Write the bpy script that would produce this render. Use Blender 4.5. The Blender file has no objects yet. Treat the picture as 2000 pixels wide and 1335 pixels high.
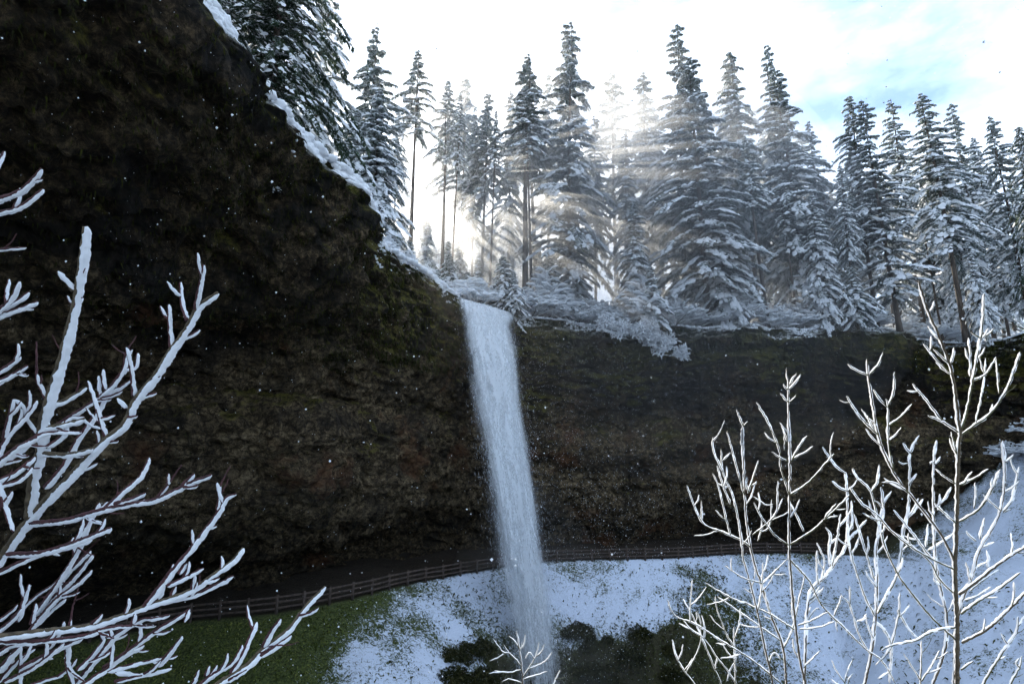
import bpy, math, random
import numpy as np
from mathutils import Vector
random.seed(7); np.random.seed(7)
sc = bpy.context.scene
COL = sc.collection
R = math.radians

# ------------------------------------------------------------------ camera, sky, sun, exposure
PITCH = R(12.0); FPX = 1111.0
cam_d = bpy.data.cameras.new('camera'); cam_d.lens = 20; cam_d.sensor_width = 36
cam_d.clip_start = 0.05; cam_d.clip_end = 3000
cam = bpy.data.objects.new('camera', cam_d); COL.objects.link(cam)
cam.location = (0, 0, 0); cam.rotation_euler = (math.pi/2 + PITCH, 0, 0)
sc.camera = cam

SUN_EL, SUN_AZ = R(28.0), R(-11.5)          # azimuth measured from +Y, negative = towards -X
world = bpy.data.worlds.new('World'); sc.world = world; world.use_nodes = True
wn = world.node_tree.nodes; wl = world.node_tree.links; wn.clear()
sky = wn.new('ShaderNodeTexSky'); sky.sky_type = 'NISHITA'; sky.sun_disc = False
sky.sun_elevation = SUN_EL; sky.sun_rotation = SUN_AZ; sky.altitude = 400
sky.air_density = 1.0; sky.dust_density = 0.8; sky.ozone_density = 2.5
tc = wn.new('ShaderNodeTexCoord')
mp = wn.new('ShaderNodeMapping'); mp.inputs['Scale'].default_value = (1.0, 1.0, 2.2); mp.inputs['Location'].default_value = (2.1, 0.4, 1.3); mp.inputs['Rotation'].default_value = (0, 0, R(0))
nz = wn.new('ShaderNodeTexNoise'); nz.inputs['Scale'].default_value = 2.6; nz.inputs['Detail'].default_value = 9; nz.inputs['Roughness'].default_value = .58
rp = wn.new('ShaderNodeValToRGB'); rp.color_ramp.elements[0].position = .36; rp.color_ramp.elements[1].position = .58
mx = wn.new('ShaderNodeMixRGB'); mx.inputs[2].default_value = (5.2, 6.3, 7.9, 1)
bg = wn.new('ShaderNodeBackground'); bg.inputs['Strength'].default_value = 0.12
wo = wn.new('ShaderNodeOutputWorld')
wl.new(tc.outputs['Generated'], mp.inputs[0]); wl.new(mp.outputs[0], nz.inputs['Vector'])
wl.new(nz.outputs['Fac'], rp.inputs[0]); wl.new(rp.outputs[0], mx.inputs[0])
wl.new(sky.outputs[0], mx.inputs[1]); wl.new(mx.outputs[0], bg.inputs[0]); wl.new(bg.outputs[0], wo.inputs[0])

sd = bpy.data.lights.new('sun', 'SUN'); sd.energy = 5.0; sd.angle = R(0.5); sd.color = (1, .91, .77)
sun = bpy.data.objects.new('sun', sd); COL.objects.link(sun)
sdir = Vector((math.sin(SUN_AZ)*math.cos(SUN_EL), math.cos(SUN_AZ)*math.cos(SUN_EL), math.sin(SUN_EL)))
sun.rotation_euler = (-sdir).to_track_quat('-Z', 'Y').to_euler(); sun.location = sdir*200
sc.view_settings.view_transform = 'Standard'; sc.view_settings.look = 'None'
sc.view_settings.exposure = 1.38; sc.view_settings.gamma = 1; sc.view_settings.use_curve_mapping = False
sc.render.engine = 'CYCLES'
cy = sc.cycles
cy.use_denoising = True; cy.max_bounces = 5; cy.diffuse_bounces = 3; cy.glossy_bounces = 2
cy.transmission_bounces = 3; cy.transparent_max_bounces = 12; cy.volume_bounces = 0
cy.sample_clamp_indirect = 6; cy.use_adaptive_sampling = True; cy.adaptive_threshold = .03
cy.caustics_reflective = False; cy.caustics_refractive = False

# ------------------------------------------------------------------ pixel helpers (photo is 2000 x 1335)
CP, SP = math.cos(PITCH), math.sin(PITCH)
def ray(px, py):
    x = (px-1000)/FPX; y = (667.5-py)/FPX
    return np.array([x, CP - y*SP, y*CP + SP])
def at(px, py, d): return ray(px, py)*d               # d = depth along the view axis
def at_z(px, py, z): r = ray(px, py); return r*(z/r[2])

# ------------------------------------------------------------------ noise
def _h(ix, iy, iz, seed):
    h = (ix.astype(np.uint32)*np.uint32(374761393) + iy.astype(np.uint32)*np.uint32(668265263)
         + iz.astype(np.uint32)*np.uint32(2246822519) + np.uint32(seed*3266489917 & 0xffffffff))
    h = (h ^ (h >> np.uint32(13)))*np.uint32(1274126177)
    h = h ^ (h >> np.uint32(16))
    return (h & np.uint32(0xffffff)).astype(np.float64)/0xffffff
def noise(p, seed=0):
    p = np.asarray(p, float); i = np.floor(p).astype(np.int64); f = p-i; u = f*f*(3-2*f)
    r = 0
    for a in (0, 1):
        wa = u[..., 0] if a else 1-u[..., 0]
        for b in (0, 1):
            wb = u[..., 1] if b else 1-u[..., 1]
            for c in (0, 1):
                wc = u[..., 2] if c else 1-u[..., 2]
                r = r + wa*wb*wc*_h(i[..., 0]+a, i[..., 1]+b, i[..., 2]+c, seed)
    return r*2-1
def fbm(p, o=4, seed=0, rough=.5):
    p = np.asarray(p, float); a = 1; s = 0; n = 0
    for k in range(o):
        s = s + a*noise(p*(2.03**k)+k*17.3, seed+k); n += a; a *= rough
    return s/n
def sstep(a, b, x):
    t = np.clip((x-a)/(b-a), 0, 1); return t*t*(3-2*t)
def catmull(P, n, closed=False):
    P = np.asarray(P, float); m = len(P); out = []
    segs = m if closed else m-1
    for k in range(segs):
        g = (lambda j: P[j % m]) if closed else (lambda j: P[min(max(j, 0), m-1)])
        p0, p1, p2, p3 = g(k-1), g(k), g(k+1), g(k+2)
        t = np.linspace(0, 1, 24, endpoint=False)[:, None]
        out.append(.5*((2*p1)+(-p0+p2)*t+(2*p0-5*p1+4*p2-p3)*t*t+(-p0+3*p1-3*p2+p3)*t**3))
    out = np.concatenate(out+([P[:1]] if closed else [P[-1:]]))
    d = np.concatenate([[0], np.cumsum(np.linalg.norm(np.diff(out, axis=0), axis=1))])
    q = np.linspace(0, d[-1], n)
    return np.stack([np.interp(q, d, out[:, c]) for c in range(out.shape[1])], 1)

# ------------------------------------------------------------------ object helpers
def mesh(name, V, F, mat=None, smooth=False):
    me = bpy.data.meshes.new(name)
    V = np.asarray(V, np.float32).reshape(-1, 3)
    me.vertices.add(len(V)); me.vertices.foreach_set('co', V.ravel())
    if isinstance(F, np.ndarray):
        k = F.shape[1]; tot = np.full(len(F), k, np.int32); idx = F.astype(np.int32).ravel()
    else:
        tot = np.array([len(f) for f in F], np.int32); idx = np.array([i for f in F for i in f], np.int32)
    st = np.concatenate([[0], np.cumsum(tot)[:-1]]).astype(np.int32)
    me.loops.add(len(idx)); me.loops.foreach_set('vertex_index', idx)
    me.polygons.add(len(tot)); me.polygons.foreach_set('loop_start', st); me.polygons.foreach_set('loop_total', tot)
    if smooth: me.polygons.foreach_set('use_smooth', np.ones(len(tot), bool))
    me.update(calc_edges=True); me.validate()
    if mat: me.materials.append(mat)
    return me
def obj(name, me, parent=None, loc=None):
    o = bpy.data.objects.new(name, me); COL.objects.link(o)
    if parent: o.parent = parent
    if loc is not None: o.location = loc
    return o
def tag(o, label=None, cat=None, group=None, kind=None):
    if label: o['label'] = label
    if cat: o['category'] = cat
    if group: o['group'] = group
    if kind: o['kind'] = kind
    return o
def thing(name, label, cat, loc=(0, 0, 0), group=None):
    o = bpy.data.objects.new(name, None); COL.objects.link(o); o.location = loc; o.empty_display_size = .2
    return tag(o, label, cat, group)
def copy_tree(o, parent=None):
    c = o.copy(); COL.objects.link(c); c.parent = parent
    for ch in list(o.children): copy_tree(ch, c)
    return c
def gridF(nr, nc):
    i = np.arange(nr-1)[:, None]*nc+np.arange(nc-1)[None, :]
    return np.stack([i, i+1, i+1+nc, i+nc], -1).reshape(-1, 4)
def vattr(me, name, val):
    a = me.attributes.new(name, 'FLOAT', 'POINT'); a.data.foreach_set('value', np.asarray(val, np.float32).ravel())

# ------------------------------------------------------------------ materials
def mat_new(name):
    m = bpy.data.materials.new(name); m.use_nodes = True
    n, l = m.node_tree.nodes, m.node_tree.links; n.clear()
    out = n.new('ShaderNodeOutputMaterial'); return m, n, l, out
def nd(n, typ, **kw):
    x = n.new(typ)
    for k, v in kw.items():
        if k in x.inputs: x.inputs[k].default_value = v
        else: setattr(x, k, v)
    return x
def ramp(n, l, src, stops):
    r = n.new('ShaderNodeValToRGB'); e = r.color_ramp.elements
    while len(e) < len(stops): e.new(.5)
    for q, (p, c) in zip(e, stops): q.position = p; q.color = (*c, 1) if len(c) == 3 else c
    l.new(src, r.inputs[0]); return r
def mixc(n, l, fac, a, b):
    m = n.new('ShaderNodeMixRGB')
    for i, v in ((0, fac), (1, a), (2, b)):
        if hasattr(v, 'is_linked'): l.new(v, m.inputs[i])
        else: m.inputs[i].default_value = v if i == 0 else (*v, 1)
    return m.outputs[0]
def math_(n, l, op, a, b=None, clamp=False):
    m = n.new('ShaderNodeMath'); m.operation = op; m.use_clamp = clamp
    for i, v in ((0, a), (1, b)):
        if v is None: continue
        if hasattr(v, 'is_linked'): l.new(v, m.inputs[i])
        else: m.inputs[i].default_value = v
    return m.outputs[0]
def leafy(name, cols, trans=.3, scale=3.0, rough=.8, noise_detail=3, frost=0):
    m, n, l, out = mat_new(name)
    g = nd(n, 'ShaderNodeNewGeometry'); t = nd(n, 'ShaderNodeTexCoord')
    nz = nd(n, 'ShaderNodeTexNoise', Scale=scale, Detail=noise_detail); l.new(t.outputs['Object'], nz.inputs['Vector'])
    mixr = math_(n, l, 'ADD', math_(n, l, 'MULTIPLY', nz.outputs['Fac'], .6), math_(n, l, 'MULTIPLY', g.outputs['Random Per Island'], .4))
    r = ramp(n, l, mixr, [(.25, cols[0]), (.5, cols[1]), (.78, cols[2])])
    if frost > 0:
        fn = nd(n, 'ShaderNodeTexNoise', Scale=5.5, Detail=4, Roughness=.7); l.new(t.outputs['Object'], fn.inputs['Vector'])
        ff = ramp(n, l, fn.outputs['Fac'], [(.62-.3*frost, (0, 0, 0)), (.74-.2*frost, (.85, .85, .85))])
        r = nd(n, 'ShaderNodeMixRGB'); l.new(ff.outputs[0], r.inputs[0]); r.inputs[2].default_value = (.72, .76, .8, 1)
        l.new(ramp(n, l, mixr, [(.25, cols[0]), (.5, cols[1]), (.78, cols[2])]).outputs[0], r.inputs[1])
    d = nd(n, 'ShaderNodeBsdfDiffuse', Roughness=rough); tr = nd(n, 'ShaderNodeBsdfTranslucent'); mx = nd(n, 'ShaderNodeMixShader', Fac=trans)
    l.new(r.outputs[0], d.inputs[0]); l.new(r.outputs[0], tr.inputs[0]); l.new(d.outputs[0], mx.inputs[1]); l.new(tr.outputs[0], mx.inputs[2])
    l.new(mx.outputs[0], out.inputs[0]); return m
def snowmat(name, trans=.3, bump=.4, scale=40, col=(.86, .88, .9)):
    m, n, l, out = mat_new(name)
    t = nd(n, 'ShaderNodeTexCoord'); nz = nd(n, 'ShaderNodeTexNoise', Scale=scale, Detail=4); l.new(t.outputs['Object'], nz.inputs['Vector'])
    bp = nd(n, 'ShaderNodeBump', Strength=bump, Distance=.02); l.new(nz.outputs['Fac'], bp.inputs['Height'])
    c = mixc(n, l, nz.outputs['Fac'], tuple(v*.93 for v in col), col)
    d = nd(n, 'ShaderNodeBsdfDiffuse', Roughness=.9); tr = nd(n, 'ShaderNodeBsdfTranslucent'); mx = nd(n, 'ShaderNodeMixShader', Fac=trans)
    l.new(c, d.inputs[0]); l.new(c, tr.inputs[0]); l.new(bp.outputs[0], d.inputs['Normal']); l.new(d.outputs[0], mx.inputs[1]); l.new(tr.outputs[0], mx.inputs[2])
    l.new(mx.outputs[0], out.inputs[0]); return m
M = {}
M['needle'] = leafy('needles', [(.014, .036, .026), (.035, .078, .05), (.085, .13, .06)], .45, .6, frost=.62)
M['needle_old'] = leafy('needles_old', [(.02, .038, .022), (.035, .062, .034), (.06, .085, .04)], .4, .6, frost=.25)
M['tree_snow'] = snowmat('tree_snow', .5, .2, 6)
m, n, l, out = mat_new('twig_snow'); p = nd(n, 'ShaderNodeBsdfPrincipled', Roughness=.8); p.inputs['Base Color'].default_value = (.93, .94, .95, 1)
p.inputs['Subsurface Weight'].default_value = 1.0; p.inputs['Subsurface Radius'].default_value = (1, .98, .95); p.inputs['Subsurface Scale'].default_value = .03; p.inputs['Specular IOR Level'].default_value = .2
t = nd(n, 'ShaderNodeTexCoord'); nz_ = nd(n, 'ShaderNodeTexNoise', Scale=150, Detail=3); l.new(t.outputs['Object'], nz_.inputs['Vector']); bp = nd(n, 'ShaderNodeBump', Strength=.6, Distance=.006); l.new(nz_.outputs['Fac'], bp.inputs['Height']); l.new(bp.outputs[0], p.inputs['Normal'])
l.new(p.outputs[0], out.inputs[0]); M['twig_snow'] = m
M['left_snow'] = snowmat('left_snow', .2, .35, 130)
M['rim_snow'] = snowmat('rim_snow', .2, .5, 8)
M['moss'] = leafy('moss', [(.012, .014, .006), (.03, .034, .01), (.07, .075, .016)], .2, .7)
M['grass'] = leafy('grass', [(.045, .055, .016), (.09, .115, .028), (.18, .19, .05)], .25, .35)
M['fern'] = leafy('fern', [(.03, .036, .014), (.06, .07, .024), (.12, .12, .045)], .25, .4)
def barkmat(name, a, b, scale=6, zs=.2):
    m, n, l, out = mat_new(name)
    t = nd(n, 'ShaderNodeTexCoord'); mp = nd(n, 'ShaderNodeMapping'); mp.inputs['Scale'].default_value = (1, 1, zs)
    nz = nd(n, 'ShaderNodeTexNoise', Scale=scale, Detail=6); l.new(t.outputs['Object'], mp.inputs[0]); l.new(mp.outputs[0], nz.inputs['Vector'])
    r = ramp(n, l, nz.outputs['Fac'], [(.3, a), (.7, b)])
    bp = nd(n, 'ShaderNodeBump', Strength=.6, Distance=.02); l.new(nz.outputs['Fac'], bp.inputs['Height'])
    p = nd(n, 'ShaderNodeBsdfPrincipled', Roughness=.85); l.new(r.outputs[0], p.inputs['Base Color']); l.new(bp.outputs[0], p.inputs['Normal'])
    l.new(p.outputs[0], out.inputs[0]); return m
M['bark'] = barkmat('fir_bark', (.035, .027, .02), (.11, .085, .065), 5, .15)
M['twig_red'] = barkmat('red_twig', (.035, .012, .014), (.09, .03, .03), 60, 1)
M['twig_brown'] = barkmat('brown_twig', (.045, .032, .018), (.12, .09, .05), 60, 1)
M['twig_green'] = barkmat('green_twig', (.05, .05, .02), (.12, .115, .05), 60, 1)
M['fence'] = barkmat('fence_wood', (.025, .017, .013), (.075, .05, .036), 9, .3)

# ------------------------------------------------------------------ the lie of the land
def G(px, py, z): return list(at_z(px, py, z))
FENCE = [G(0, 1283, -10.4), G(120, 1262, -10.3), G(250, 1236, -10.15), G(370, 1213, -10), G(500, 1202, -9.8), G(600, 1187, -9.7), G(700, 1166, -9.55),
         G(800, 1141, -9.45), G(970, 1111, -9.3), G(1090, 1096, -9.2), G(1300, 1091, -9.2), G(1450, 1082, -9.2), G(1600, 1081, -9.15), [37.2, 56.5, -9.0], [39.8, 47.5, -8.8],
         [41, 35, -8.2], [37.5, 20, -7], [28, 8, -5], [14, 0, -3], [0, -2.2, -1.7], [-12, -3, -2.4], [-24, 0, -5], [-33, 10, -8.5], [-34, 24, -10.2]]
LOOP = catmull(FENCE, 900, True)
LT = np.roll(LOOP, -1, 0)-np.roll(LOOP, 1, 0); LT[:, 2] = 0; LT /= np.linalg.norm(LT, axis=1)[:, None]
LN = np.stack([-LT[:, 1], LT[:, 0], np.zeros(len(LT))], 1)     # outward (away from the pool)
RIM = [[-26, -14, 17.5], [-17, 0, 17], [-12.5, 10, 16.5], list(at_z(380, -8, 16.2)), list(at_z(480, 148, 16.1)), list(at_z(600, 282, 16)), list(at_z(700, 372, 16)),
       list(at_z(735, 468, 16)), list(at_z(820, 528, 16)), list(at_z(897, 584, 15.9)), list(at_z(955, 600, 15.6)), list(at_z(1010, 618, 15.3)), list(at_z(1180, 632, 14.9)), list(at_z(1330, 644, 14.6)),
       list(at_z(1500, 635, 15.0)), list(at_z(1700, 648, 14.6)), list(at_z(1850, 668, 13.9)), [56, 58, 13.5], [61, 46, 13.5], [62, 30, 13], [58, 10, 12]]
NRIM = 620
rim = catmull(RIM, NRIM)
_w = sstep(2, 6, rim[:, 0])*(1-sstep(52, 58, rim[:, 0])); _q = np.column_stack([np.arange(NRIM)*.09, np.zeros(NRIM), np.zeros(NRIM)])
rim[:, 2] += _w*.8*fbm(_q, 3, 91); rim[:, 1] += _w*.9*fbm(_q+40, 3, 92)
rt = np.gradient(rim, axis=0); rt[:, 2] = 0; rt /= np.linalg.norm(rt, axis=1)[:, None]
rn = np.stack([-rt[:, 1], rt[:, 0], np.zeros(len(rt))], 1)
def nearest(P, Q):
    """index of the nearest point of Q (2D) for each P"""
    out = np.empty(len(P), np.int64)
    for a in range(0, len(P), 4000):
        d = (P[a:a+4000, None, 0]-Q[None, :, 0])**2+(P[a:a+4000, None, 1]-Q[None, :, 1])**2
        out[a:a+4000] = d.argmin(1)
    return out
def terrain(XY):
    XY = np.asarray(XY, float); k = nearest(XY, LOOP); q = LOOP[k]
    d = ((XY-q[:, :2])*LN[k, :2]).sum(1)
    sgn = np.sign(d); dist = np.hypot(*(XY-q[:, :2]).T)*np.where(sgn == 0, 1, sgn)
    ins = np.maximum(-dist, 0); outd = np.maximum(dist, 0)
    x, y = XY[:, 0], XY[:, 1]
    nlow = fbm(np.stack([x*.12, y*.12, 0*x], 1), 3, 5)
    mid = sstep(-9, -3, q[:, 0])*(1-sstep(13, 20, q[:, 0]))*sstep(30, 45, y)
    near = 1-sstep(6, 26, y)
    slope_a = .62+.12*nlow+.25*near+.24*mid
    knee = 5.0+1.8*nlow
    z_in = -(slope_a*ins+mid*1.0*np.maximum(ins-knee, 0))
    pool = -25+nlow
    z = q[:, 2]+z_in
    z = np.where(dist < 0, np.maximum(z, pool-np.exp(-np.maximum(0, z-pool))), z)
    hill = sstep(34, 40, q[:, 0])*sstep(8, 22, y)
    up = np.maximum(outd-2.6, 0)
    zo_h = q[:, 2]+np.minimum(up*(.55+.028*up), 23)+.9*nlow*sstep(0, 5, up)
    k2 = nearest(XY, rim); z_rim = rim[k2, 2]
    zo_h = np.minimum(zo_h, z_rim-.3)
    zo_c = q[:, 2]+np.minimum(.12*up, .7)
    z = np.where(dist >= 0, zo_c*(1-hill)+zo_h*hill, z)
    amp = sstep(.3, 3, np.abs(dist))
    z = z+amp*(.35*fbm(np.stack([x*.55, y*.55, 0*x], 1), 4, 9)+.12*fbm(np.stack([x*2.1, y*2.1, 0*x], 1), 3, 12))
    terrain.dark = mid*sstep(-2.2, 2.0, ins-knee+2.2*fbm(np.stack([x*.4, y*.4, 0*x], 1), 3, 15))
    return z, dist, k
def rim_cover(XY):
    """positive where the rock roof hangs over the place"""
    k = nearest(XY, rim); return ((XY-rim[k, :2])*rn[k, :2]).sum(1)

def ground_material():
    m, n, l, out = mat_new('slope_ground')
    t = nd(n, 'ShaderNodeTexCoord'); a = nd(n, 'ShaderNodeAttribute', attribute_name='snow'); b = nd(n, 'ShaderNodeAttribute', attribute_name='dirt')
    mp = nd(n, 'ShaderNodeMapping'); mp.inputs['Scale'].default_value = (1, 1, 1); l.new(t.outputs['Object'], mp.inputs[0])
    n1 = nd(n, 'ShaderNodeTexNoise', Scale=3.4, Detail=9, Roughness=.72, Distortion=1.6); l.new(mp.outputs[0], n1.inputs['Vector'])
    n2 = nd(n, 'ShaderNodeTexNoise', Scale=.5, Detail=4); l.new(t.outputs['Object'], n2.inputs['Vector'])
    n3 = nd(n, 'ShaderNodeTexNoise', Scale=9, Detail=5); l.new(t.outputs['Object'], n3.inputs['Vector'])
    grass = ramp(n, l, n3.outputs['Fac'], [(.3, (.014, .018, .006)), (.5, (.05, .065, .02)), (.72, (.12, .13, .035))])
    earth = ramp(n, l, n3.outputs['Fac'], [(.3, (.014, .011, .008)), (.7, (.05, .038, .026))])
    veg = mixc(n, l, b.outputs['Fac'], grass.outputs[0], earth.outputs[0])
    s = math_(n, l, 'SUBTRACT', a.outputs['Fac'], math_(n, l, 'MULTIPLY', math_(n, l, 'SUBTRACT', n1.outputs['Fac'], .37), 2.1))
    s = math_(n, l, 'MULTIPLY', math_(n, l, 'ADD', s, -.13), 5, True)
    col = mixc(n, l, s, veg, (.6, .66, .76))
    bp = nd(n, 'ShaderNodeBump', Strength=.9, Distance=.12); l.new(n1.outputs['Fac'], bp.inputs['Height'])
    p = nd(n, 'ShaderNodeBsdfPrincipled', Roughness=.9); p.inputs['Specular IOR Level'].default_value = .15
    l.new(col, p.inputs['Base Color']); l.new(bp.outputs[0], p.inputs['Normal']); l.new(p.outputs[0], out.inputs[0]); return m
M['ground'] = ground_material()
gx = np.concatenate([np.linspace(-60, -36, 16)[:-1], np.linspace(-36, 64, 300), np.linspace(64, 90, 14)[1:]])
gy = np.concatenate([np.linspace(-30, 20, 60)[:-1], np.linspace(20, 76, 190)])
XX, YY = np.meshgrid(gx, gy); XY = np.stack([XX.ravel(), YY.ravel()], 1)
ZZ, DIST, KK = terrain(XY); DARK = terrain.dark
me = mesh('ravine_slope', np.column_stack([XY, ZZ]), gridF(len(gy), len(gx)), M['ground'], True)
cov = rim_cover(XY); nn = fbm(np.column_stack([XY*.25, ZZ*.25]), 4, 21)
gz = ZZ.reshape(XX.shape); dzx = np.gradient(gz, gx, axis=1).ravel(); dzy = np.gradient(gz, gy, axis=0).ravel()
steep = np.hypot(dzx, dzy)
hillw = sstep(33, 39, LOOP[KK, 0])
open_ = np.maximum(1-sstep(-2.5, 5.5, cov+3.2*nn), hillw*sstep(6, 20, YY.ravel())*.8)
snowm = open_*(1-.85*sstep(1.15, 2.0, steep+.5*nn))*(1-.4*sstep(.1, .5, fbm(np.column_stack([XY*.16, 0*ZZ]), 3, 44)-.1)*(1-hillw))
snowm = np.clip(snowm*(1-.62*DARK)*(1-.8*sstep(-.2, .8, DIST)*(1-hillw))*(.66+.34*fbm(np.column_stack([XY*.5, ZZ*.5]), 3, 77)+.06*hillw), 0, 1)
vattr(me, 'snow', snowm); vattr(me, 'dirt', np.maximum(sstep(-.3, .5, DIST)*(1-hillw), np.maximum(.6*DARK, .75*sstep(1.2, 1.8, steep))))
o = obj('ravine_slope', me); tag(o, 'snow dusted slope dropping below the fenced path behind the waterfall', 'slope', kind='structure')

# ------------------------------------------------------------------ the cliff with its hollow
def rock_material():
    m, n, l, out = mat_new('cliff_rock')
    t = nd(n, 'ShaderNodeTexCoord'); g = nd(n, 'ShaderNodeNewGeometry')
    dep = nd(n, 'ShaderNodeAttribute', attribute_name='below_rim')
    n1 = nd(n, 'ShaderNodeTexNoise', Scale=.28, Detail=7, Roughness=.62, Distortion=.6); l.new(t.outputs['Object'], n1.inputs['Vector'])
    n2 = nd(n, 'ShaderNodeTexNoise', Scale=2.6, Detail=9, Roughness=.82, Distortion=.4); l.new(t.outputs['Object'], n2.inputs['Vector'])
    mp = nd(n, 'ShaderNodeMapping'); mp.inputs['Scale'].default_value = (2.2, 2.2, .25); l.new(t.outputs['Object'], mp.inputs[0])
    n3 = nd(n, 'ShaderNodeTexNoise', Scale=1.6, Detail=6); l.new(mp.outputs[0], n3.inputs['Vector'])
    mp2 = nd(n, 'ShaderNodeMapping'); mp2.inputs['Location'].default_value = (31, 7, 3); l.new(t.outputs['Object'], mp2.inputs[0])
    n4 = nd(n, 'ShaderNodeTexNoise', Scale=.17, Detail=6, Roughness=.6); l.new(mp2.outputs[0], n4.inputs['Vector'])
    base = ramp(n, l, n2.outputs['Fac'], [(.36, (.007, .0052, .003)), (.5, (.04, .029, .016)), (.62, (.17, .12, .065))])
    dark = ramp(n, l, n3.outputs['Fac'], [(.35, (.004, .004, .004)), (.7, (.026, .022, .018))])
    c = mixc(n, l, ramp(n, l, n1.outputs['Fac'], [(.46, (0, 0, 0)), (.56, (1, 1, 1))]).outputs[0], base.outputs[0], dark.outputs[0])
    st = nd(n, 'ShaderNodeAttribute', attribute_name='strata')
    tuff = ramp(n, l, n2.outputs['Fac'], [(.36, (.012, .0085, .005)), (.48, (.105, .074, .04)), (.6, (.33, .25, .145))])
    c = mixc(n, l, math_(n, l, 'MULTIPLY', st.outputs['Fac'], ramp(n, l, n1.outputs['Fac'], [(.35, (1, 1, 1)), (.66, (.25, .25, .25))]).outputs[0]), c, tuff.outputs[0])
    rust = math_(n, l, 'MULTIPLY', ramp(n, l, n4.outputs['Fac'], [(.57, (0, 0, 0)), (.66, (1, 1, 1))]).outputs[0], n2.outputs['Fac'])
    rust = math_(n, l, 'MULTIPLY', rust, math_(n, l, 'MULTIPLY', math_(n, l, 'SUBTRACT', dep.outputs['Fac'], 5), .3, True))
    c = mixc(n, l, math_(n, l, 'MULTIPLY', rust, 1.2, True), c, (.13, .05, .02))
    # moss: on ledges and in damp patches
    sx = nd(n, 'ShaderNodeSeparateXYZ'); l.new(g.outputs['Normal'], sx.inputs[0])
    mo = math_(n, l, 'ADD', math_(n, l, 'MULTIPLY', sx.outputs['Z'], .55), math_(n, l, 'MULTIPLY', math_(n, l, 'SUBTRACT', n4.outputs['Fac'], .5), -2.2))
    mo = math_(n, l, 'ADD', mo, math_(n, l, 'SUBTRACT', n2.outputs['Fac'], .5))
    mo = math_(n, l, 'ADD', mo, math_(n, l, 'MULTIPLY', math_(n, l, 'SUBTRACT', 5.0, dep.outputs['Fac']), .045))
    mo = math_(n, l, 'MULTIPLY', math_(n, l, 'ADD', mo, -.03), 4, True)
    mc = ramp(n, l, n2.outputs['Fac'], [(.38, (.018, .019, .004)), (.58, (.14, .125, .016))])
    c = mixc(n, l, math_(n, l, 'MULTIPLY', mo, .8), c, mc.outputs[0])
    # snow lodged on up-facing rock close under the rim
    s = math_(n, l, 'MULTIPLY', math_(n, l, 'SUBTRACT', sx.outputs['Z'], .18), 5, True)
    s = math_(n, l, 'MULTIPLY', s, math_(n, l, 'MULTIPLY', math_(n, l, 'MULTIPLY', math_(n, l, 'SUBTRACT', 1.6, dep.outputs['Fac']), math_(n, l, 'MULTIPLY', math_(n, l, 'SUBTRACT', n2.outputs['Fac'], .42), 5, True)), .9, True), True)
    c = mixc(n, l, s, c, (.82, .85, .9))
    vo = nd(n, 'ShaderNodeTexVoronoi', Scale=1.5, feature='DISTANCE_TO_EDGE'); mpv = nd(n, 'ShaderNodeMapping'); mpv.inputs['Scale'].default_value = (1, 1, 1.7)
    wob = mixc(n, l, .35, t.outputs['Object'], n2.outputs['Color']); l.new(wob, mpv.inputs[0]); l.new(mpv.outputs[0], vo.inputs['Vector'])
    crack = ramp(n, l, vo.outputs['Distance'], [(0, (.25, .25, .25)), (.09, (1, 1, 1))])
    cm_ = nd(n, 'ShaderNodeMixRGB', blend_type='MULTIPLY'); cm_.inputs[0].default_value = .75; l.new(c, cm_.inputs[1]); l.new(crack.outputs[0], cm_.inputs[2]); c = cm_.outputs[0]
    hgt = math_(n, l, 'ADD', n2.outputs['Fac'], math_(n, l, 'MULTIPLY', crack.outputs[0], .25))
    bp = nd(n, 'ShaderNodeBump', Strength=1, Distance=.5); l.new(hgt, bp.inputs['Height'])
    p = nd(n, 'ShaderNodeBsdfPrincipled', Roughness=.8); p.inputs['Specular IOR Level'].default_value = .12
    l.new(c, p.inputs['Base Color']); l.new(bp.outputs[0], p.inputs['Normal']); l.new(p.outputs[0], out.inputs[0]); return m
M['rock'] = rock_material()
CS = np.searchsorted(np.arange(NRIM), 0)
# foot line of the cliff: the fence line pushed outwards, matched to the rim by arc position in the hollow
FOOT = [[-52, -12, -9], [-46, 2, -10], [-42, 14, -11]] 
for px_, back in ((0, 9), (250, 8.5), (500, 8), (700, 7.5), (900, 7), (1000, 6.5), (1200, 6.5), (1450, 6), (1600, 5.5)):
    k = np.argmin(np.abs((LOOP[:, 0]/(LOOP[:, 1]*CP+LOOP[:, 2]*SP)*FPX+1000)-px_)+np.where((LOOP[:, 1] > 28) & (LOOP[:, 0]*0+1 > 0), 0, 9999))
    FOOT.append(list(LOOP[k]+LN[k]*back+np.array([0, 0, -1.2])))
FOOT += [[44, 66, -8], [58, 66, -6]]
rim_end = np.argmin(np.hypot(rim[:, 0]-58, rim[:, 1]-54))
NS, NT = 620, 270
q = np.linspace(0, rim_end, NS)
rimc = np.stack([np.interp(q, np.arange(NRIM), rim[:, c]) for c in range(3)], 1)
rnc = np.stack([np.interp(q, np.arange(NRIM), rn[:, c]) for c in range(3)], 1)
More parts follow.
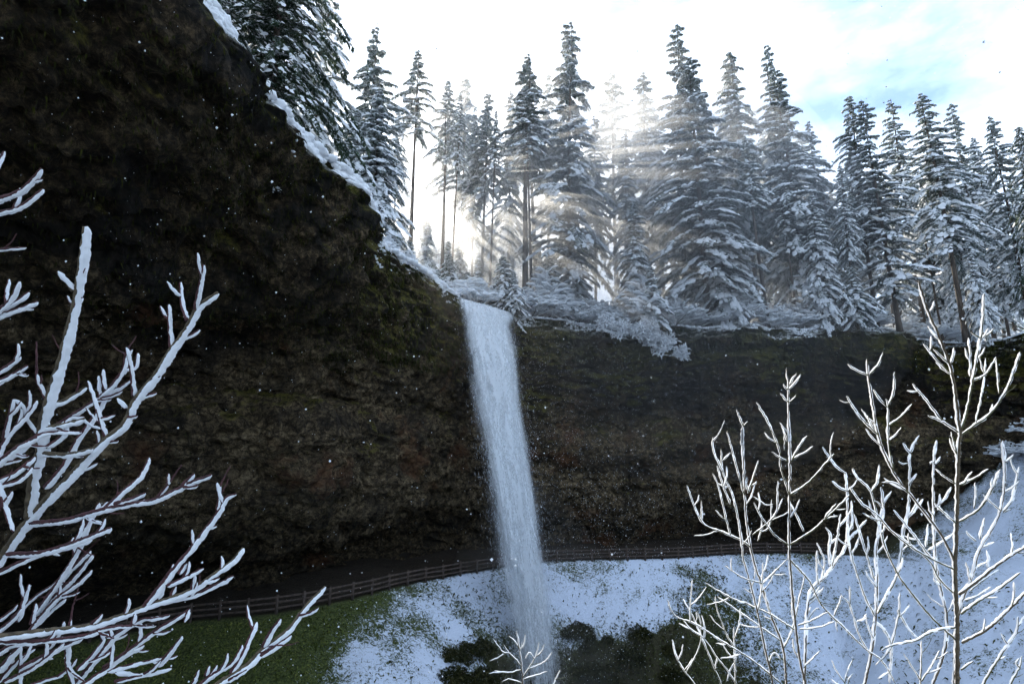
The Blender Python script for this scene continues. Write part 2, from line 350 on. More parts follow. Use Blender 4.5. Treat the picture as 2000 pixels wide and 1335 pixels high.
# foot parameterised so that it follows the matching rim points (key pairs)
keys_rim = [0, np.argmin(np.hypot(rim[:, 0]+17, rim[:, 1]-0)), np.argmin(np.hypot(rim[:, 0]-rim[:, 0], rim[:, 1]-14)+(rim[:, 0] > 0)*99)]
for P in (at_z(480, 148, 16.1), at_z(600, 282, 16), at_z(690, 365, 16), at_z(740, 460, 16), at_z(850, 550, 16), at_z(955, 600, 15.6), at_z(1180, 632, 14.9), at_z(1500, 635, 15), at_z(1700, 648, 14.6)):
    keys_rim.append(np.argmin(np.hypot(rim[:, 0]-P[0], rim[:, 1]-P[1])))
keys_rim += [np.argmin(np.hypot(rim[:, 0]-49, rim[:, 1]-62)), rim_end]
FOOT = np.array(FOOT[:len(keys_rim)]) if len(FOOT) >= len(keys_rim) else np.array(FOOT+[FOOT[-1]]*(len(keys_rim)-len(FOOT)))
footc = np.stack([np.interp(q, keys_rim, FOOT[:, c]) for c in range(3)], 1)
for _ in range(30):
    footc[1:-1] = (footc[:-2]+2*footc[1:-1]+footc[2:])/4
tt = np.linspace(0, 1, NT)**1.12
# side profile: (share of the way down, share of the way from rim to foot, extra metres of recess)
prof_t = np.array([0, .06, .16, .30, .42, .50, .60, .72, .80, .88, .95, 1.0])
prof_h = np.array([0, .02, .10, .32, .52, .46, .50, .58, .76, .98, 1.0, 1.0])
prof_x = np.array([0, -.15, .1, .7, 1.4, -.3, -.6, .0, 1.6, 3.2, 2.4, 0.5])
hfrac = np.interp(tt, prof_t, prof_h); hx = np.interp(tt, prof_t, prof_x)
for _ in range(3):
    hfrac[1:-1] = (hfrac[:-2]+hfrac[1:-1]*2+hfrac[2:])/4; hx[1:-1] = (hx[:-2]+hx[1:-1]*2+hx[2:])/4
P = np.empty((NT, NS, 3))
P[..., :2] = rimc[None, :, :2]*(1-hfrac[:, None, None])+footc[None, :, :2]*hfrac[:, None, None]+rnc[None, :, :2]*hx[:, None, None]
P[..., 2] = rimc[None, :, 2]*(1-tt[:, None])+footc[None, :, 2]*tt[:, None]
du = np.gradient(P, axis=1); dv = np.gradient(P, axis=0)
N = np.cross(dv, du); N /= np.linalg.norm(N, axis=2)[..., None]+1e-9
flip = np.sign((N[..., :2]*-rnc[None, :, :2]).sum(-1).mean()); N *= flip
Q = P.reshape(-1, 3)
lay = np.stack([Q[:, 0]*.12, Q[:, 1]*.12, Q[:, 2]*.55], 1)
disp = 1.9*fbm(Q*.16, 4, 31)+1.2*fbm(lay, 4, 33)+.8*(1-2*np.abs(fbm(Q*[.5, .5, .8], 3, 35)))+.5*(1-2*np.abs(fbm(Q*1.25, 3, 36)))+.22*fbm(Q*3.0, 3, 37)
edge = np.minimum(sstep(0, .05, np.repeat(tt, NS))+.25, 1)
Q2 = Q+N.reshape(-1, 3)*(disp*edge)[:, None]
me = mesh('cliff', Q2, gridF(NT, NS), M['rock'], True)
vattr(me, 'below_rim', np.maximum(0, np.tile(rimc[:, 2], NT)-Q2[:, 2]))
br = np.tile(rimc[:, 2], NT)-Q2[:, 2]+3.0*fbm(Q2*.13, 3, 39)
vattr(me, 'strata', np.clip(sstep(7.5, 9.5, br)*(1-.8*sstep(12.5, 14, br))+sstep(14.2, 15.4, br)*(1-.8*sstep(19, 22, br))+.08*sstep(2, 4, br), 0, 1))
o = obj('cliff', me); tag(o, 'dark mossy undercut rock cliff curving behind the waterfall', 'cliff', kind='structure')
CL = Q2.reshape(NT, NS, 3); CLN = N

# plateau above the cliff
offs = [-.25, 1.0, 3, 7, 14, 30, 70, 500]
PV = []
for j, f in enumerate(offs):
    base = np.column_stack([rim[:, :2]+rn[:, :2]*f, rim[:, 2]+np.interp(f, [0, 1, 3, 7, 30, 70, 500], [-.05, .25, .5, .9, 1.6, 2.5, 6])])
    if f < 100: base[:, 2] += .25*fbm(base*.4, 3, 51)*min(1, f+.3)
    PV.append(base)
m, n, l, out = mat_new('forest_floor')
t = nd(n, 'ShaderNodeTexCoord'); nz1 = nd(n, 'ShaderNodeTexNoise', Scale=.8, Detail=6); l.new(t.outputs['Object'], nz1.inputs['Vector'])
rr = ramp(n, l, nz1.outputs['Fac'], [(.36, (.06, .06, .04)), (.46, (.8, .83, .88))])
p = nd(n, 'ShaderNodeBsdfPrincipled', Roughness=.95); l.new(rr.outputs[0], p.inputs['Base Color']); l.new(p.outputs[0], out.inputs[0]); M['floor'] = m
o = obj('forest_ground', mesh('forest_ground', np.concatenate(PV), gridF(len(offs), NRIM), M['floor'], True))
tag(o, 'snowy forest floor on top of the cliff under the firs', 'ground', kind='structure')
def plateau_z(x, y):
    k = int(nearest(np.array([[x, y]]), rim)[0]); f = float(((np.array([x, y])-rim[k, :2])*rn[k, :2]).sum())
    return rim[k, 2]+float(np.interp(f, [0, 1, 3, 7, 30, 70, 500], [-.05, .25, .5, .9, 1.6, 2.5, 6])), f

# low wide land so that nothing ends in a void
m, n, l, out = mat_new('valley_floor'); p = nd(n, 'ShaderNodeBsdfPrincipled', Roughness=.95)
t = nd(n, 'ShaderNodeTexCoord'); nz1 = nd(n, 'ShaderNodeTexNoise', Scale=.3, Detail=6); l.new(t.outputs['Object'], nz1.inputs['Vector'])
rr = ramp(n, l, nz1.outputs['Fac'], [(.4, (.07, .07, .05)), (.5, (.8, .83, .88))]); l.new(rr.outputs[0], p.inputs['Base Color']); l.new(p.outputs[0], out.inputs[0])
o = obj('valley_ground', mesh('valley_ground', [(-600, -600, -29), (600, -600, -29), (600, 600, -29), (-600, 600, -29)], [(0, 1, 2, 3)], m)); tag(o, 'valley floor below the slopes', 'ground', kind='structure')
m, n, l, out = mat_new('pool_water'); p = nd(n, 'ShaderNodeBsdfPrincipled', Roughness=.12); p.inputs['Base Color'].default_value = (.03, .05, .055, 1); p.inputs['IOR'].default_value = 1.33
t = nd(n, 'ShaderNodeTexCoord'); nz1 = nd(n, 'ShaderNodeTexNoise', Scale=2, Detail=4); l.new(t.outputs['Object'], nz1.inputs['Vector'])
bp = nd(n, 'ShaderNodeBump', Strength=.5, Distance=.1); l.new(nz1.outputs['Fac'], bp.inputs['Height']); l.new(bp.outputs[0], p.inputs['Normal']); l.new(p.outputs[0], out.inputs[0])
a = np.linspace(0, 2*math.pi, 40, endpoint=False)
o = obj('plunge_pool', mesh('plunge_pool', np.column_stack([6+17*np.cos(a), 36+13*np.sin(a), a*0-23.9]), [tuple(range(40))], m)); tag(o, 'dark plunge pool at the foot of the waterfall', 'water', kind='structure')

# ------------------------------------------------------------------ snow and moss along the rim
def ico(sub=1):
    import bmesh
    bm = bmesh.new(); bmesh.ops.create_icosphere(bm, subdivisions=sub, radius=1)
    V = np.array([v.co for v in bm.verts]); F = np.array([[v.index for v in f.verts] for f in bm.faces]); bm.free(); return V, F
IV, IF = ico(2)
def lumps(name, C, S, mat, seed, smooth=True, IVF=None):
    V0, F0 = IVF or (IV, IF)
    rng = np.random.RandomState(seed); n = len(C)
    V = V0[None]*S[:, None, :]
    V = V*(1+.28*noise(V0[None]*1.7+rng.rand(n, 1, 3)*90, seed)[..., None])
    a = rng.rand(n)*6.28; ca, sa = np.cos(a)[:, None], np.sin(a)[:, None]
    V = np.stack([V[..., 0]*ca-V[..., 1]*sa, V[..., 0]*sa+V[..., 1]*ca, V[..., 2]], -1)+C[:, None, :]
    F = (F0[None]+(np.arange(n)*len(V0))[:, None, None]).reshape(-1, 3)
    return mesh(name, V.reshape(-1, 3), F, mat, smooth)
rng = np.random.RandomState(3)
def cliff_pick(n, s0, s1, tpow, tmax):
    """random places on the cliff near the rim"""
    j = (s0+(s1-s0)*rng.rand(n))*(NS-1); t = tmax*rng.rand(n)**tpow
    i = np.interp(t, tt, np.arange(NT)); jj = j.astype(int); ii = i.astype(int)
    return CL[ii, jj], CLN[ii, jj], ii, jj
s_of = lambda px, py, z: np.argmin(np.hypot(rimc[:, 0]-at_z(px, py, z)[0], rimc[:, 1]-at_z(px, py, z)[1]))/(NS-1)
sA, sB, sC, sD = s_of(380, -8, 16.2), s_of(735, 468, 16), s_of(890, 584, 15.9), s_of(1010, 618, 15.3)
Cs, Ss = [], []
for (s0, s1, n, tp, tm, sz) in ((max(0, sA-.1), sB, 7000, 1.3, .03, .11), (max(0, sA-.1), sB, 22000, 3.0, .16, .055), (sB, sC, 7000, 2.2, .1, .075), (sD, .9, 7000, 2.4, .10, .07)):
    c, nn_, ii, jj = cliff_pick(n, s0, s1, tp, tm)
    patch = fbm(c*[.5, .5, .9], 4, 61); keep = (patch > (-.05+.75*(ii/NT)/tm)) | ((tm < .04) & (patch > -.3))
    c = c[keep]+nn_[keep]*.03; m_ = len(c)
    s = sz*(.45+rng.rand(m_)**3*1.9)
    Cs.append(c); Ss.append(np.column_stack([s*1.3, s*1.3, s*.6]))
o = obj('clinging_snow', lumps('clinging_snow', np.concatenate(Cs), np.concatenate(Ss), M['rim_snow'], 6, True, ico(1))); tag(o, 'small snow patches clinging to the mossy rock under the rim', 'snow', kind='stuff')
Cs, Ss = [], []
# the top of the rim itself
j = np.arange(NRIM)
for rep in range(16):
    f = rng.rand(NRIM)*1.7-np.where(rim[:, 0] < -5.5, .42, .1); c = rim+rn*f[:, None]; c[:, 2] += .12+.15*f+.1*rng.randn(NRIM)*.3
    keep = ((np.abs(rim[:, 1]-54.5) > 1.3) | (np.abs(rim[:, 0]+2.6) > 3.2)) & ((rim[:, 0] < 0) | (fbm(rim*.7+rep, 3, 62) > .12))
    Cs.append(c[keep]); s = (.09+.22*rng.rand(keep.sum())**2)*np.where(rim[keep, 0] < -5.5, 1.15, .8); Ss.append(np.column_stack([s*1.3, s*1.3, s*.65]))
o = obj('rim_snow', lumps('rim_snow', np.concatenate(Cs), np.concatenate(Ss), M['rim_snow'], 5, True, ico(1))); tag(o, 'lumpy white snow lying along the edge of the cliff', 'snow', kind='stuff')

def blades(name, C, D, L, W, mat, seed, droop=.5):
    """tapered two-segment blades"""
    rng = np.random.RandomState(seed); n = len(C)
    side = np.cross(D, rng.randn(n, 3)); side /= np.linalg.norm(side, axis=1)[:, None]+1e-9
    m1 = C+D*L[:, None]*.5; tip = C+D*L[:, None]; tip[:, 2] -= L*droop
    w = (side*W[:, None])
    V = np.stack([C-w*.5, C+w*.5, m1-w*.4, m1+w*.4, tip], 1).reshape(-1, 3)
    b = np.arange(n)[:, None]*5
    F = np.concatenate([b+[0, 1, 3], b+[0, 3, 2], b+[2, 3, 4]])
    return mesh(name, V, F, mat)
Cb, Db, Lb, Wb = [], [], [], []
for (s0, s1, n, tp, tm, ln) in ((max(0, sA-.12), sB, 26000, 1.7, .34, .26), (sB, sC, 7000, 1.6, .28, .4), (sD, 1, 9000, 2.2, .16, .6), (0, 1, 14000, .9, .75, .22)):
    c, nn_, ii, jj = cliff_pick(n, s0, s1, tp, tm)
    keep = fbm(c*.45, 4, 71) > -.05-.25*(tp > 1)
    c, nn_ = c[keep], nn_[keep]; m_ = len(c)
    d = nn_*.5+np.array([0, 0, -1.0])+.25*rng.randn(m_, 3); d /= np.linalg.norm(d, axis=1)[:, None]
    Cb.append(c-nn_*.05); Db.append(d); Lb.append(ln*(.4+rng.rand(m_))); Wb.append((.05+.07*rng.rand(m_))*(.5 if ln < .3 else .9))
o = obj('hanging_moss', blades('hanging_moss', np.concatenate(Cb), np.concatenate(Db), np.concatenate(Lb), np.concatenate(Wb), M['moss'], 8, .2))
tag(o, 'dark olive moss and grass hanging from the cliff face', 'moss', kind='stuff')

# grass and fern tufts on the slope
n = 110000
gp = np.column_stack([-32+74*rng.rand(n), 30+36*rng.rand(n)]); z, d, k = terrain(gp); dk = terrain.dark; cv = rim_cover(gp)
sn = 1-sstep(-2, 5, cv); steepf = fbm(np.column_stack([gp*.16, 0*z]), 3, 44)
want = np.where(sn < .5, .8, .05+.9*dk+.35*sstep(.1, .5, steepf+.15*(z < -13)))
keep = (d < -.3) & (d > -15) & (rng.rand(n) < want) & (z > -24)
gp, z, kk, sn = gp[keep], z[keep], k[keep], sn[keep]
c = np.column_stack([gp, z]); m_ = len(c)
dn = -LN[kk]; D = dn*.8+np.array([0, 0, .55])+.45*rng.randn(m_, 3); D /= np.linalg.norm(D, axis=1)[:, None]
L = .18+.32*rng.rand(m_)
green = sn < .5
o = obj('slope_grass', blades('slope_grass', c[green], D[green], L[green], .05+.05*rng.rand(green.sum()), M['grass'], 4, .5)); tag(o, 'green grass on the sheltered slope below the rail fence', 'grass', kind='stuff')
o = obj('fern_cover', blades('fern_cover', c[~green], D[~green], L[~green]*1.1, .07+.07*rng.rand((~green).sum()), M['fern'], 5, .6)); tag(o, 'dark ferns poking through the snow on the steep slope', 'fern', kind='stuff')

# ------------------------------------------------------------------ tubes
def tube(pts, rad, sides=6, cap=True):
    P = np.asarray(pts, float); r = np.asarray(rad, float); n = len(P)
    T = np.gradient(P, axis=0); T /= np.linalg.norm(T, axis=1)[:, None]+1e-9
    ref = np.array([0, 0, 1.]) if abs(T[:, 2]).mean() < .8 else np.array([0, 1., 0])
    A = np.cross(T, ref); A /= np.linalg.norm(A, axis=1)[:, None]+1e-9; B = np.cross(T, A)
    a = np.arange(sides)*2*math.pi/sides
    rr_ = r[:, None] if r.ndim == 1 else r
    V = P[:, None]+(A[:, None]*np.cos(a)[None, :, None]+B[:, None]*np.sin(a)[None, :, None])*rr_[..., None]
    V = V.reshape(-1, 3)
    i = np.arange(n-1)[:, None]*sides+np.arange(sides)[None]; j2 = np.arange(n-1)[:, None]*sides+(np.arange(sides)+1)[None] % sides
    F = np.stack([i, j2, j2+sides, i+sides], -1).reshape(-1, 4).tolist()
    if cap:
        F.append(list(range(sides))[::-1]); F.append([(n-1)*sides+k for k in range(sides)])
    return V, F
def join(parts):
    V, F, b = [], [], 0
    for v, f in parts:
        V.append(v); F += [[i+b for i in q] for q in f]; b += len(v)
    return np.concatenate(V), F

# ------------------------------------------------------------------ rail fence
fs = catmull(FENCE, 2400, True)
fpx = fs[:, 0]/(fs[:, 1]*CP+fs[:, 2]*SP)*FPX+1000
ok = np.where((fs[:, 1] > 30) & (fpx > -60) & (fpx < 1640))[0]
ok = np.sort(np.where(ok > 1800, ok-2400, ok)); fl = fs[ok]
dd = np.concatenate([[0], np.cumsum(np.linalg.norm(np.diff(fl, axis=0), axis=1))])
npost = int(dd[-1]/1.75)+1
pp = np.stack([np.interp(np.linspace(0, dd[-1], npost), dd, fl[:, c]) for c in range(3)], 1)
pp[:, 2] = terrain(pp[:, :2])[0]
fence = thing('rail_fence', 'dark brown wooden three rail fence along the path behind the waterfall', 'fence', pp[0])
def box(a, b, c):
    V = np.array([(x, y, z) for x in (-a, a) for y in (-b, b) for z in (0, c)], float)
    return V, [(0, 1, 3, 2), (4, 6, 7, 5), (0, 4, 5, 1), (2, 3, 7, 6), (0, 2, 6, 4), (1, 5, 7, 3)]
pv, pf = box(.085, .085, 1.45); pv[[1, 3, 5, 7], :2] *= .86
pme = mesh('post', pv, pf, M['fence'])
rv, rf = box(.5, .035, .13); rv[:, 0] += .5; rme = mesh('rail', rv, rf, M['fence'])
for i in range(npost):
    o = obj('post', pme, fence, Vector(pp[i]-pp[0]+[0, 0, -.3])); o.rotation_euler = (R(random.uniform(-2, 2)), R(random.uniform(-2, 2)), random.random())
    if i+1 < npost:
        v = pp[i+1]-pp[i]; ln = float(np.linalg.norm(v))
        for h in (.25, .6, .92):
            r_ = obj('rail', rme, fence, Vector(pp[i]-pp[0]+[0, 0, h+random.uniform(-.02, .02)])); r_.scale = (ln, 1, 1)
            r_.rotation_euler = (0, -math.asin(v[2]/ln), math.atan2(v[1], v[0]))

# ------------------------------------------------------------------ waterfall
DROP = 40.0
lipL, lipR = at_z(901, 583, 15.85), at_z(1003, 612, 15.35)
def fall_center(u, drop):
    """u -1..1 across the sheet, drop metres below the lip; the stream leaps out from the rock and drifts downstream"""
    lip = lipL*(1-(u+1)/2)[..., None]+lipR*((u+1)/2)[..., None]
    t = np.sqrt(np.maximum(drop, 0)*2/9.8); c = (lipL+lipR)/2
    y = c[1]-2.95*t-.15; z = c[2]-drop
    depth = y*CP+z*SP; py = 667.5-(z*CP-y*SP)/depth*FPX
    x = (np.interp(py, [598, 640, 700, 800, 900, 1000, 1080, 1200, 1335, 1500], [952, 956, 964, 977, 991, 1006, 1018, 1036, 1056, 1078])-1000)/FPX*depth
    mid = np.stack([x, y, z], -1)
    w = 1-.12*sstep(0, 12, drop)-.08*sstep(12, 35, drop)
    off = lip-c; off[..., 2] *= 1-sstep(0, 5, drop)
    return mid+off*w[..., None]
def water_material(name, seed, dens, soft):
    m, n, l, out = mat_new(name)
    uv = nd(n, 'ShaderNodeUVMap'); 
    def ns(sx, sy, det, off, dist=0.0, rough=.6):
        mp = nd(n, 'ShaderNodeMapping'); mp.inputs['Scale'].default_value = (sx, sy, 1); mp.inputs['Location'].default_value = (off, off*1.7, seed*3.1)
        l.new(uv.outputs[0], mp.inputs[0]); z = nd(n, 'ShaderNodeTexNoise', Scale=1, Detail=det, Roughness=rough, Distortion=dist); l.new(mp.outputs[0], z.inputs['Vector']); return z.outputs['Fac']
    # uv are metres: u across, v down
    a = ns(1.2, .22, 5, seed, .5); b = ns(3.6, 1.3, 7, seed+9, 1.0, .72); c = ns(15, 9, 5, seed+4, .6, .8)
    s = math_(n, l, 'ADD', math_(n, l, 'MULTIPLY', a, .9), math_(n, l, 'ADD', math_(n, l, 'MULTIPLY', b, .75), math_(n, l, 'MULTIPLY', c, .8)))
    at_ = nd(n, 'ShaderNodeAttribute', attribute_name='body')
    al = math_(n, l, 'ADD', math_(n, l, 'MULTIPLY', math_(n, l, 'SUBTRACT', s, 1.225-dens), 4.6), math_(n, l, 'MULTIPLY', math_(n, l, 'SUBTRACT', at_.outputs['Fac'], .5), soft), True)
    al = math_(n, l, 'MULTIPLY', al, math_(n, l, 'MULTIPLY', at_.outputs['Fac'], 1.7, True), True)
    bp = nd(n, 'ShaderNodeBump', Strength=.8, Distance=.25); l.new(s, bp.inputs['Height'])
    d = nd(n, 'ShaderNodeBsdfDiffuse'); d.inputs[0].default_value = (.9, .93, .95, 1); l.new(bp.outputs[0], d.inputs['Normal'])
    tr = nd(n, 'ShaderNodeBsdfTranslucent'); tr.inputs[0].default_value = (.9, .93, .95, 1)
    mx = nd(n, 'ShaderNodeMixShader', Fac=.4); l.new(d.outputs[0], mx.inputs[1]); l.new(tr.outputs[0], mx.inputs[2])
    tp = nd(n, 'ShaderNodeBsdfTransparent'); m2 = nd(n, 'ShaderNodeMixShader'); l.new(al, m2.inputs[0]); l.new(tp.outputs[0], m2.inputs[1]); l.new(mx.outputs[0], m2.inputs[2])
    l.new(m2.outputs[0], out.inputs[0]); return m
wf = bpy.data.objects.new('waterfall', None); COL.objects.link(wf); tag(wf, 'tall white plunging waterfall leaping from the cliff lip', 'waterfall', kind='structure')
NU, NV = 41, 150
for layer, (off, dens, soft, wid) in enumerate(((-.55, .07, 1.0, .96), (-.2, .18, 1.3, .98), (.25, .28, 1.4, .98), (.6, .14, .8, 1.12))):
    u = np.linspace(-1, 1, NU)[None, :]*np.ones((NV, 1)); dr = (np.linspace(0, 1, NV)**1.4*DROP)[:, None]*np.ones((1, NU))
    Pw = fall_center(u*wid, dr)
    bulge = off*np.sqrt(np.maximum(0, 1-u*u))*sstep(0, 6, dr)+.0
    Pw[..., 1] += bulge
    q3 = np.stack([u*3+layer*7, dr*.12, 0*u], -1)
    Pw[..., 1] += .35*fbm(q3, 3, 80+layer)*sstep(.2, 4, dr); Pw[..., 0] += .22*fbm(q3*[1, 2.2, 1]+5, 3, 90+layer)*sstep(.5, 6, dr)
    lay_top = Pw[:1].copy(); lay_top[..., 1] += 5; lay_top[..., 0] -= 1.2; lay_top[..., 2] += .35   # stream running up to the lip
    lay_mid = Pw[:1].copy(); lay_mid[..., 1] += .9; lay_mid[..., 2] += .12
    A = np.concatenate([lay_top, lay_mid, Pw])
    me = mesh('water_sheet', A.reshape(-1, 3), gridF(NV+2, NU), water_material('falling_water_%d' % layer, layer*5+1, dens, soft), True)
    uvl = me.uv_layers.new(name='UVMap'); vi = np.empty(len(me.loops), np.int32); me.loops.foreach_get('vertex_index', vi)
    drr = np.concatenate([np.full((1, NU), -5.), np.full((1, NU), -.9), dr]); uu = np.concatenate([u[:1], u[:1], u])*2.5
    tfall = np.where(drr > 0, np.sqrt(np.maximum(drr, 0)+.6)*5.2, drr+4)
    uvl.data.foreach_set('uv', np.stack([uu.ravel()[vi], tfall.ravel()[vi]], 1).astype(np.float32).ravel())
    ue = np.concatenate([u[:1], u[:1], u])
    # the left side of the sheet frays and thins lower down, the right side stays solid
    body = (1-sstep(.28, 1.0, np.abs(ue+.1*fbm(np.stack([drr*.2, 0*drr+layer, 0*drr], -1), 3, 95)*sstep(1, 6, drr))))*(1-.75*sstep(2, 20, drr)*(1-sstep(-.9, .2, ue)))
    body *= 1-.45*sstep(15, 36, drr)
    lipw = 1-sstep(.2, 3.0, drr); body = np.maximum(body, lipw*.9*(1-sstep(.7, 1., np.abs(ue))))
    vattr(me, 'body', body)
    obj('water_sheet', me, wf)
# torn strands and drops
n = 15000
u = np.clip(rng.randn(n)*.52, -1.15, 1.15); dr = rng.rand(n)**.8*DROP
Pd = fall_center(u, dr); spread = .06+.012*dr
Pd[:, 0] += rng.randn(n)*spread; Pd[:, 1] += -.3+rng.randn(n)*(.4+.02*dr); 
vel = np.column_stack([.12+.02*rng.randn(n), -.12+.03*rng.randn(n), -np.ones(n)]); vel /= np.linalg.norm(vel, axis=1)[:, None]
m, nn2, l, out = mat_new('water_drops'); d = nd(nn2, 'ShaderNodeBsdfDiffuse'); d.inputs[0].default_value = (.8, .85, .9, 1); tr = nd(nn2, 'ShaderNodeBsdfTranslucent'); tr.inputs[0].default_value = (.8, .85, .9, 1)
mx_ = nd(nn2, 'ShaderNodeMixShader', Fac=.5); l.new(d.outputs[0], mx_.inputs[1]); l.new(tr.outputs[0], mx_.inputs[2]); l.new(mx_.outputs[0], out.inputs[0]); M['drops'] = m
me = blades('water_strands', Pd, vel, .06+.3*rng.rand(n)**2, .008+.018*rng.rand(n), M['drops'], 3, 0)
o = obj('water_strands', me, wf); o['kind'] = 'stuff'
# drifting spray to the right of the falls, and snow flakes in the air
def flakes(name, C, S, mat):
    O = np.array([(1, 0, 0), (-1, 0, 0), (0, 1, 0), (0, -1, 0), (0, 0, 1), (0, 0, -1)], float)
    F0 = np.array([(0, 2, 4), (2, 1, 4), (1, 3, 4), (3, 0, 4), (2, 0, 5), (1, 2, 5), (3, 1, 5), (0, 3, 5)])
    n = len(C); V = (C[:, None]+O[None]*S[:, None, None]*(.6+.8*np.random.RandomState(1).rand(n, 6, 1))).reshape(-1, 3)
    return mesh(name, V, (F0[None]+(np.arange(n)*6)[:, None, None]).reshape(-1, 3), mat)
n = 9000
C = np.column_stack([2+np.abs(rng.randn(n))*13-4*rng.rand(n), 44+14*rng.rand(n), 17-34*rng.rand(n)**1.0])
o = obj('drifting_spray', flakes('drifting_spray', C, .012+.016*rng.rand(n), M['drops'])); tag(o, 'fine spray drops drifting beside the waterfall', 'spray', kind='stuff')
n = 2600
dpt = 1.8+rng.rand(n)**.7*24; pxs = -50+2100*rng.rand(n); pys = -40+1420*rng.rand(n)
C = np.array([at(a, b, c_) for a, b, c_ in zip(pxs, pys, dpt)])
o = obj('snow_flakes', flakes('snow_flakes', C, (.0006+.0013*rng.rand(n)**4*1.5)*np.minimum(dpt, 9)+.001, M['tree_snow'])); tag(o, 'loose white snow flakes drifting through the air', 'snow', kind='stuff')


